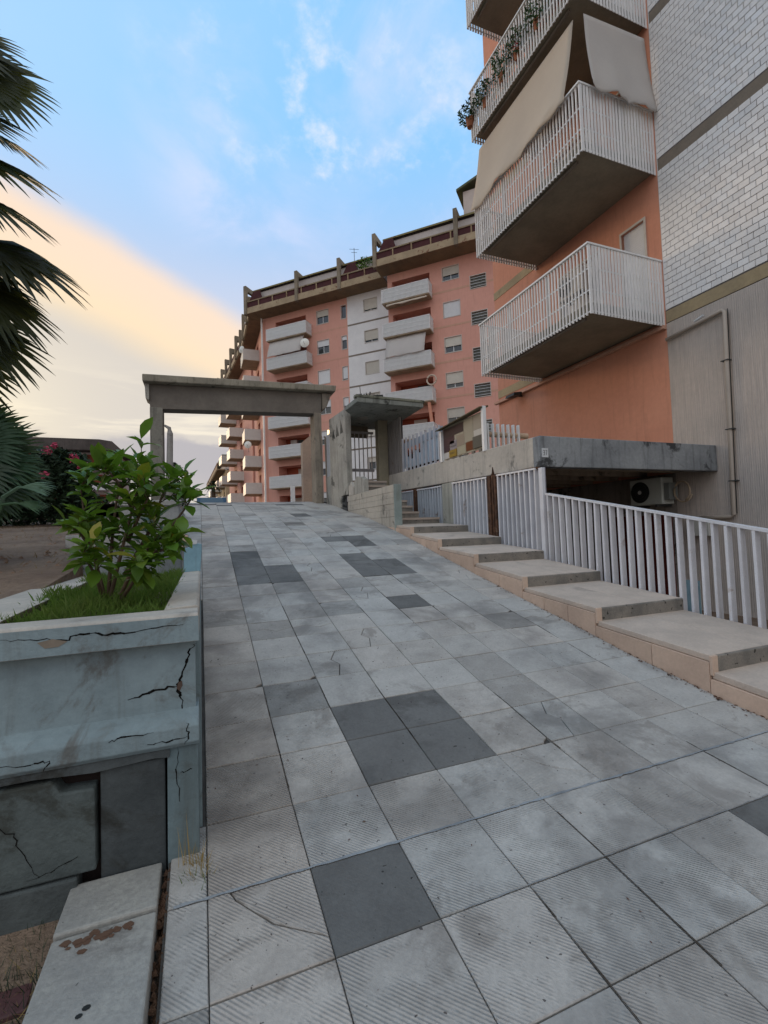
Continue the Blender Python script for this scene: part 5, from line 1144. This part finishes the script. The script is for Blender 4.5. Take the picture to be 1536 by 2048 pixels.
bush('broadleaf_tree', 'dark tree on the skyline at the far left', 'tree', (-9.0, 24, .8), [((-9.0, 24, 3.6), (1.8, 1.4, 1.2), 2200), ((-7.2, 24.5, 3.1), (1.0, 1, .8), 900), ((-11.5, 25, 3.8), (2, 1.5, 1.6), 1500)], M['treeleaf'], .20, trunkr=.15)
bush('small_tree', 'small dark tree beyond the left portal post', 'tree', (-.9, 20, 1.0), [((-.98, 20, 1.95), (.42, .35, .42), 420), ((-.80, 20, 2.75), (.16, .2, .16), 70), ((-.55, 20, 2.62), (.12, .15, .10), 45), ((-.95, 20, 2.9), (.10, .1, .10), 35), ((-.60, 20, 2.28), (.10, .1, .07), 30), ((-1.05, 20, 2.5), (.2, .2, .25), 90)], M['treeleaf'], .075, trunkr=.035)
fp = empty('date_palm', 'distant palm tree beyond the parked car', 'palm tree')
m = MB(); m.tube([(1.9, 80, 1), (1.9, 80, 8.1)], [.4, .3], 8); obj('trunk', m, M['trunk'], fp)
m = MB()
for k in range(46):
    a = R_.uniform(0, 2 * pi); e = R_.uniform(-.5, 1.3); d = Vector((cos(a) * cos(e), sin(a) * cos(e), sin(e))); p0 = Vector((1.9, 80, 8.2)); L = R_.uniform(1.2, 1.9); s_ = d.cross(Vector((0, 0, 1))).normalized() * .16
    p1 = p0 + d * L * .6; p2 = p0 + d * L + Vector((0, 0, -L * .35)); m.add([p0, p1 - s_, p2, p1 + s_], [(0, 1, 2, 3)])
obj('crown', m, M['treeleaf'], fp, color=(1.2, 1.1, 1))
db = empty('distant_building', 'distant low apartment building with a dark brown roof at the far left', 'apartment building')
m = MB(); m.box(-24, -10.2, 70, 82, 1, 11.6); obj('wall', m, M['attic'], db, color=(.85, .82, .85))
for k in range(4):
    for x in (-22, -18.2, -14.4):
        m = MB(); m.box(x, x + 3.2, 68.8, 70, 9.2 - 2.6 * k, 10.1 - 2.6 * k); b = obj('balcony', m, M['white_far'], db, color=(.8, .8, .85))
        m = MB(); m.box(x + .3, x + 2.9, 69.94, 69.99, 10.12 - 2.6 * k, 11.3 - 2.6 * k); obj('window', m, M['loggia'], db, color=(.5, .5, .5))
m = MB(); m.extr([(-25, 11.7), (-9.4, 11.7), (-10.6, 12.9), (-12, 13.1), (-23, 13.1)], 'y', 68.5, 83); obj('roof', m, M['attic_post'], db, color=(.42, .42, .50))
m = MB(); m.box(-14.9, -14.3, 72, 73, 13.1, 13.6); obj('chimney', m, M['attic'], db)
m = MB(); m.tube([(-28.2, 84, 1), (-28.2, 84, 19.0)], .15, 6); m.box(-28.5, -28.3, 83.8, 84.2, 17.2, 18.6); m.box(-28.1, -27.9, 83.8, 84.2, 17.2, 18.6); tag(obj('radio_mast', m, M['taupe']), 'thin radio mast on the skyline behind the trees at the far left', 'mast')
bush('far_tree', 'rounded dark tree below the distant building', 'tree', (-14, 60, 1), [((-12, 60, 3.5), (3.5, 2, 1.8), 900), ((-20, 60, 6.0), (4, 2, 2.6), 1200)], M['treeleaf'], .4, trunkr=.2)

# ------------------------------------------------------------ shrub and grass in the planter
sh = empty('leafy_shrub', 'leafy green shrub with large glossy leaves growing in the first planter', 'shrub', (0, 0, 0))
leaves = [leaf_mesh('leaf', L, W, M['leaf'], f, c) for L, W, f, c in ((.15, .074, .2, .22), (.125, .062, .3, .35), (.165, .078, .15, .15), (.105, .054, .3, .1), (.14, .068, .1, .5))]
stems = [[(-.50, 3.05, -.38), (-.43, 3.08, -.05), (-.35, 3.1, .30), (-.32, 3.1, .47)], [(-.50, 3.05, -.38), (-.58, 3.15, -.10), (-.64, 3.2, .15), (-.66, 3.2, .33)], [(-.46, 3.0, -.38), (-.34, 3.0, -.10), (-.20, 3.0, .02), (-.10, 3.0, .16), (-.03, 3.0, .27)],
         [(-.50, 3.05, -.38), (-.50, 3.2, 0.0), (-.48, 3.25, .25), (-.42, 3.25, .46)], [(-.42, 3.1, -.2), (-.30, 3.2, .05), (-.22, 3.2, .28), (-.18, 3.2, .38)], [(-.50, 3.0, -.38), (-.52, 2.85, -.18), (-.56, 2.75, -.06)],
         [(-.45, 2.95, -.38), (-.34, 2.8, -.22), (-.27, 2.75, -.12)], [(-.40, 3.1, 0), (-.33, 3.0, .14), (-.27, 2.95, .26)], [(-.55, 3.1, -.1), (-.62, 3.0, .05), (-.68, 2.95, .10)], [(-.38, 3.1, .2), (-.44, 3.05, .33), (-.5, 3.0, .42)], [(-.3, 3.0, -.08), (-.2, 2.9, -.06), (-.13, 2.9, -.02)]]
for s_ in stems:
    m = MB(); n = len(s_); m.tube(s_, [.012 * (1 - .75 * k / (n - 1)) + .001 for k in range(n)], 6); obj('stem', m, M['stem'], sh, smooth=True)
count = 0
rl = random.Random(5)
def put_leaf(p, d, roll=0, sc_=1.0):
    global count
    if count >= 296: return
    d = Vector(d).normalized(); q = d.to_track_quat('Y', 'Z'); o = link('leaf', rl.choice(leaves), sh, p); o.rotation_mode = 'QUATERNION'
    from mathutils import Quaternion
    o.rotation_quaternion = q @ Quaternion((0, 1, 0), roll); o.scale = (sc_,) * 3; v = rl.uniform(.65, 1.25); w = rl.uniform(-.1, .25); y_ = 1 + max(0, rl.gauss(0, .25))
    o.color = (v * (1 + w) * y_ * 1.1, v * (1.05 + w * .5), v * .85, 1)
    if rl.random() < .04: o.color = (3.2, 1.3, .8, 1)
    count += 1
twigs = []
for n_s, s_ in enumerate(stems):
    for q in range(9 if n_s < 4 else 6):
        t = rl.uniform(.25, 1) * (len(s_) - 1) * .999; j = int(t); p = Vector(s_[j]).lerp(Vector(s_[j + 1]), t - j); ax = (Vector(s_[j + 1]) - Vector(s_[j])).normalized()
        a = rl.uniform(0, 2 * pi); d = (Vector((cos(a), sin(a) * .9, 0)) * .8 + ax * .6).normalized(); L = rl.uniform(.06, .17)
        e = p + d * L + Vector((0, 0, .03)); e.x = max(-.195 * e.y, min(-.09, e.x))
        twigs.append([p, (p + e) / 2 + Vector((0, 0, -.008)), e])
    twigs.append([Vector(s_[-2]).lerp(Vector(s_[-1]), .4), Vector(s_[-2]).lerp(Vector(s_[-1]), .7), Vector(s_[-1])])
tw = MB()
for t_ in twigs: tw.tube(t_, [.0035, .0028, .0015], 5)
obj('twigs', tw, M['stem'], sh, color=(.8, 1.0, .7), smooth=True)['kind'] = 'stuff'
spots = []
for t_ in twigs:
    ax = (t_[2] - t_[0]).normalized(); nl = rl.randint(5, 8)
    for k in range(nl):
        f = 1 - k * .13; p = t_[0].lerp(t_[2], max(.15, f)); side = ax.orthogonal(); side.rotate(Matrix.Rotation(k * 2.4 + rl.uniform(-.4, .4), 3, ax))
        d = side * (.5 + .12 * k) + ax * max(.1, .9 - .14 * k) + Vector((0, 0, .12)); spots.append((p, d))
spots.sort(key=lambda q: q[0].y + rl.uniform(-.12, .12))
bk = MB()
for p, d in spots:
    if count < 296: put_leaf(p, d, rl.uniform(-.5, .5), rl.uniform(.45, 1.0))
    else:
        q = d.normalized().to_track_quat('Y', 'Z').to_matrix().to_4x4(); q.translation = p; me = rl.choice(leaves); sc_ = rl.uniform(.5, .95)
        bk.add([tuple(q @ (v.co * sc_)) for v in me.vertices], [tuple(f.vertices) for f in me.polygons])
if bk.v: obj('inner_foliage', bk, M['leaf'], sh, color=(.85, .9, .8), smooth=True)['kind'] = 'stuff'
g_ = MB(); rg_ = random.Random(3)
for k in range(9000):
    y = 2.47 + (rg_.random() ** 1.2) * 2.6; x = rg_.uniform(-.86 - (y - 2.4) * .03, -.175)
    h = rg_.uniform(.03, .085) * (1.0 + .5 * (rg_.random() < .1)); a = rg_.uniform(0, 2 * pi); w = rg_.uniform(.0014, .003); dx, dy = cos(a) * w, sin(a) * w; lx, ly = rg_.gauss(0, .025), rg_.gauss(0, .025)
    z = -.40 + .045 * sin(x * 9) * sin(y * 5) + .02
    g_.add([(x - dx, y - dy, z), (x + dx, y + dy, z), (x + lx * .5 + dx * .6, y + ly * .5 + dy * .6, z + h * .65), (x + lx, y + ly, z + h)], [(0, 1, 2), (0, 2, 3)])
tag(obj('planter_grass', g_, M['grass']), 'short bright green grass covering the planter bed', 'grass', kind='stuff')
def weeds(label, c, r, n, h, mat, name='weeds', lean=.03):
    m = MB()
    for k in range(n):
        x = c[0] + rg_.gauss(0, r[0]); y = c[1] + rg_.gauss(0, r[1]); hh = rg_.uniform(.4, 1.2) * h; a = rg_.uniform(0, 2 * pi); w = rg_.uniform(.001, .0022); lx, ly = rg_.gauss(0, lean), rg_.gauss(0, lean)
        m.add([(x - cos(a) * w, y - sin(a) * w, c[2]), (x + cos(a) * w, y + sin(a) * w, c[2]), (x + lx * .6 + cos(a) * w, y + ly * .6 + sin(a) * w, c[2] + hh * .6), (x + lx, y + ly, c[2] + hh)], [(0, 1, 2), (0, 2, 3)])
    return tag(obj(name, m, mat), label, 'weeds', kind='stuff')
weeds('tuft of yellow dry grass at the foot of the planter corner', (-.03, 2.15, -1.40), (.018, .03), 70, .10, M['dry'])
weeds('green blades mixed into the dry tuft by the planter corner', (-.045, 2.12, -1.41), (.03, .03), 45, .07, M['grass'])
weeds('sparse dry stalks leaning on the planter pilaster', (-.075, 2.18, -1.42), (.02, .01), 14, .26, M['dry'], lean=.02)
weeds('thin weeds growing in the dirt left of the kerb beam', (-.62, 2.0, -1.53), (.12, .16), 700, .10, M['oleander'], lean=.05)
weeds('dry stalks lying in the dirt left of the kerb beam', (-.58, 1.85, -1.52), (.08, .22), 260, .07, M['dry'], lean=.07)
dg = MB()
for k in range(2600):
    x = rg_.uniform(-7, -1.25); y = 2.6 + rg_.random() ** .8 * 11; z = zgarden(y) - .01; hh = rg_.uniform(.02, .07); a = rg_.uniform(0, 6.28); w = .004
    dg.add([(x - cos(a) * w, y - sin(a) * w, z), (x + cos(a) * w, y + sin(a) * w, z), (x + rg_.gauss(0, .05), y + rg_.gauss(0, .05), z + hh)], [(0, 1, 2)])
tag(obj('garden_stubble', dg, M['dry'], color=(.6, .55, .5)), 'dry stubble over the bare garden soil left of the planters', 'stubble', kind='stuff')
pb = MB()
for k in range(700):
    x = rg_.uniform(-6, -1.25); y = 2.6 + rg_.random() * 8; z = zgarden(y); s = rg_.uniform(.008, .04)
    pb.add([(x - s, y - s * .6, z - .01), (x + s, y - s * .8, z - .01), (x + s * .7, y + s, z - .01), (x - s * .6, y + s * .7, z - .01), (x + rg_.uniform(-.3, .3) * s, y, z + s * .6)], [(0, 1, 4), (1, 2, 4), (2, 3, 4), (3, 0, 4)])
tag(obj('garden_clods', pb, M['soil'], color=(1.2, 1.1, 1.05)), 'clods and pebbles on the bare garden soil', 'clods', kind='stuff')
gd = MB()
for k in range(260):
    x = -.15 + rg_.gauss(0, .018); y = rg_.uniform(1.3, 2.2); z = zr(y) - .03 + rg_.uniform(-.01, .02); s = rg_.uniform(.004, .014)
    gd.add([(x - s, y - s * .6, z - .01), (x + s, y - s * .8, z - .01), (x + s * .7, y + s, z - .01), (x - s * .6, y + s * .7, z - .01), (x, y, z + s)], [(0, 1, 4), (1, 2, 4), (2, 3, 4), (3, 0, 4)])
tag(obj('gutter_dirt', gd, M['soil'], color=(.6, .5, .45)), 'dark crumbs of dirt in the gap between kerb beam and ramp', 'dirt', kind='stuff')
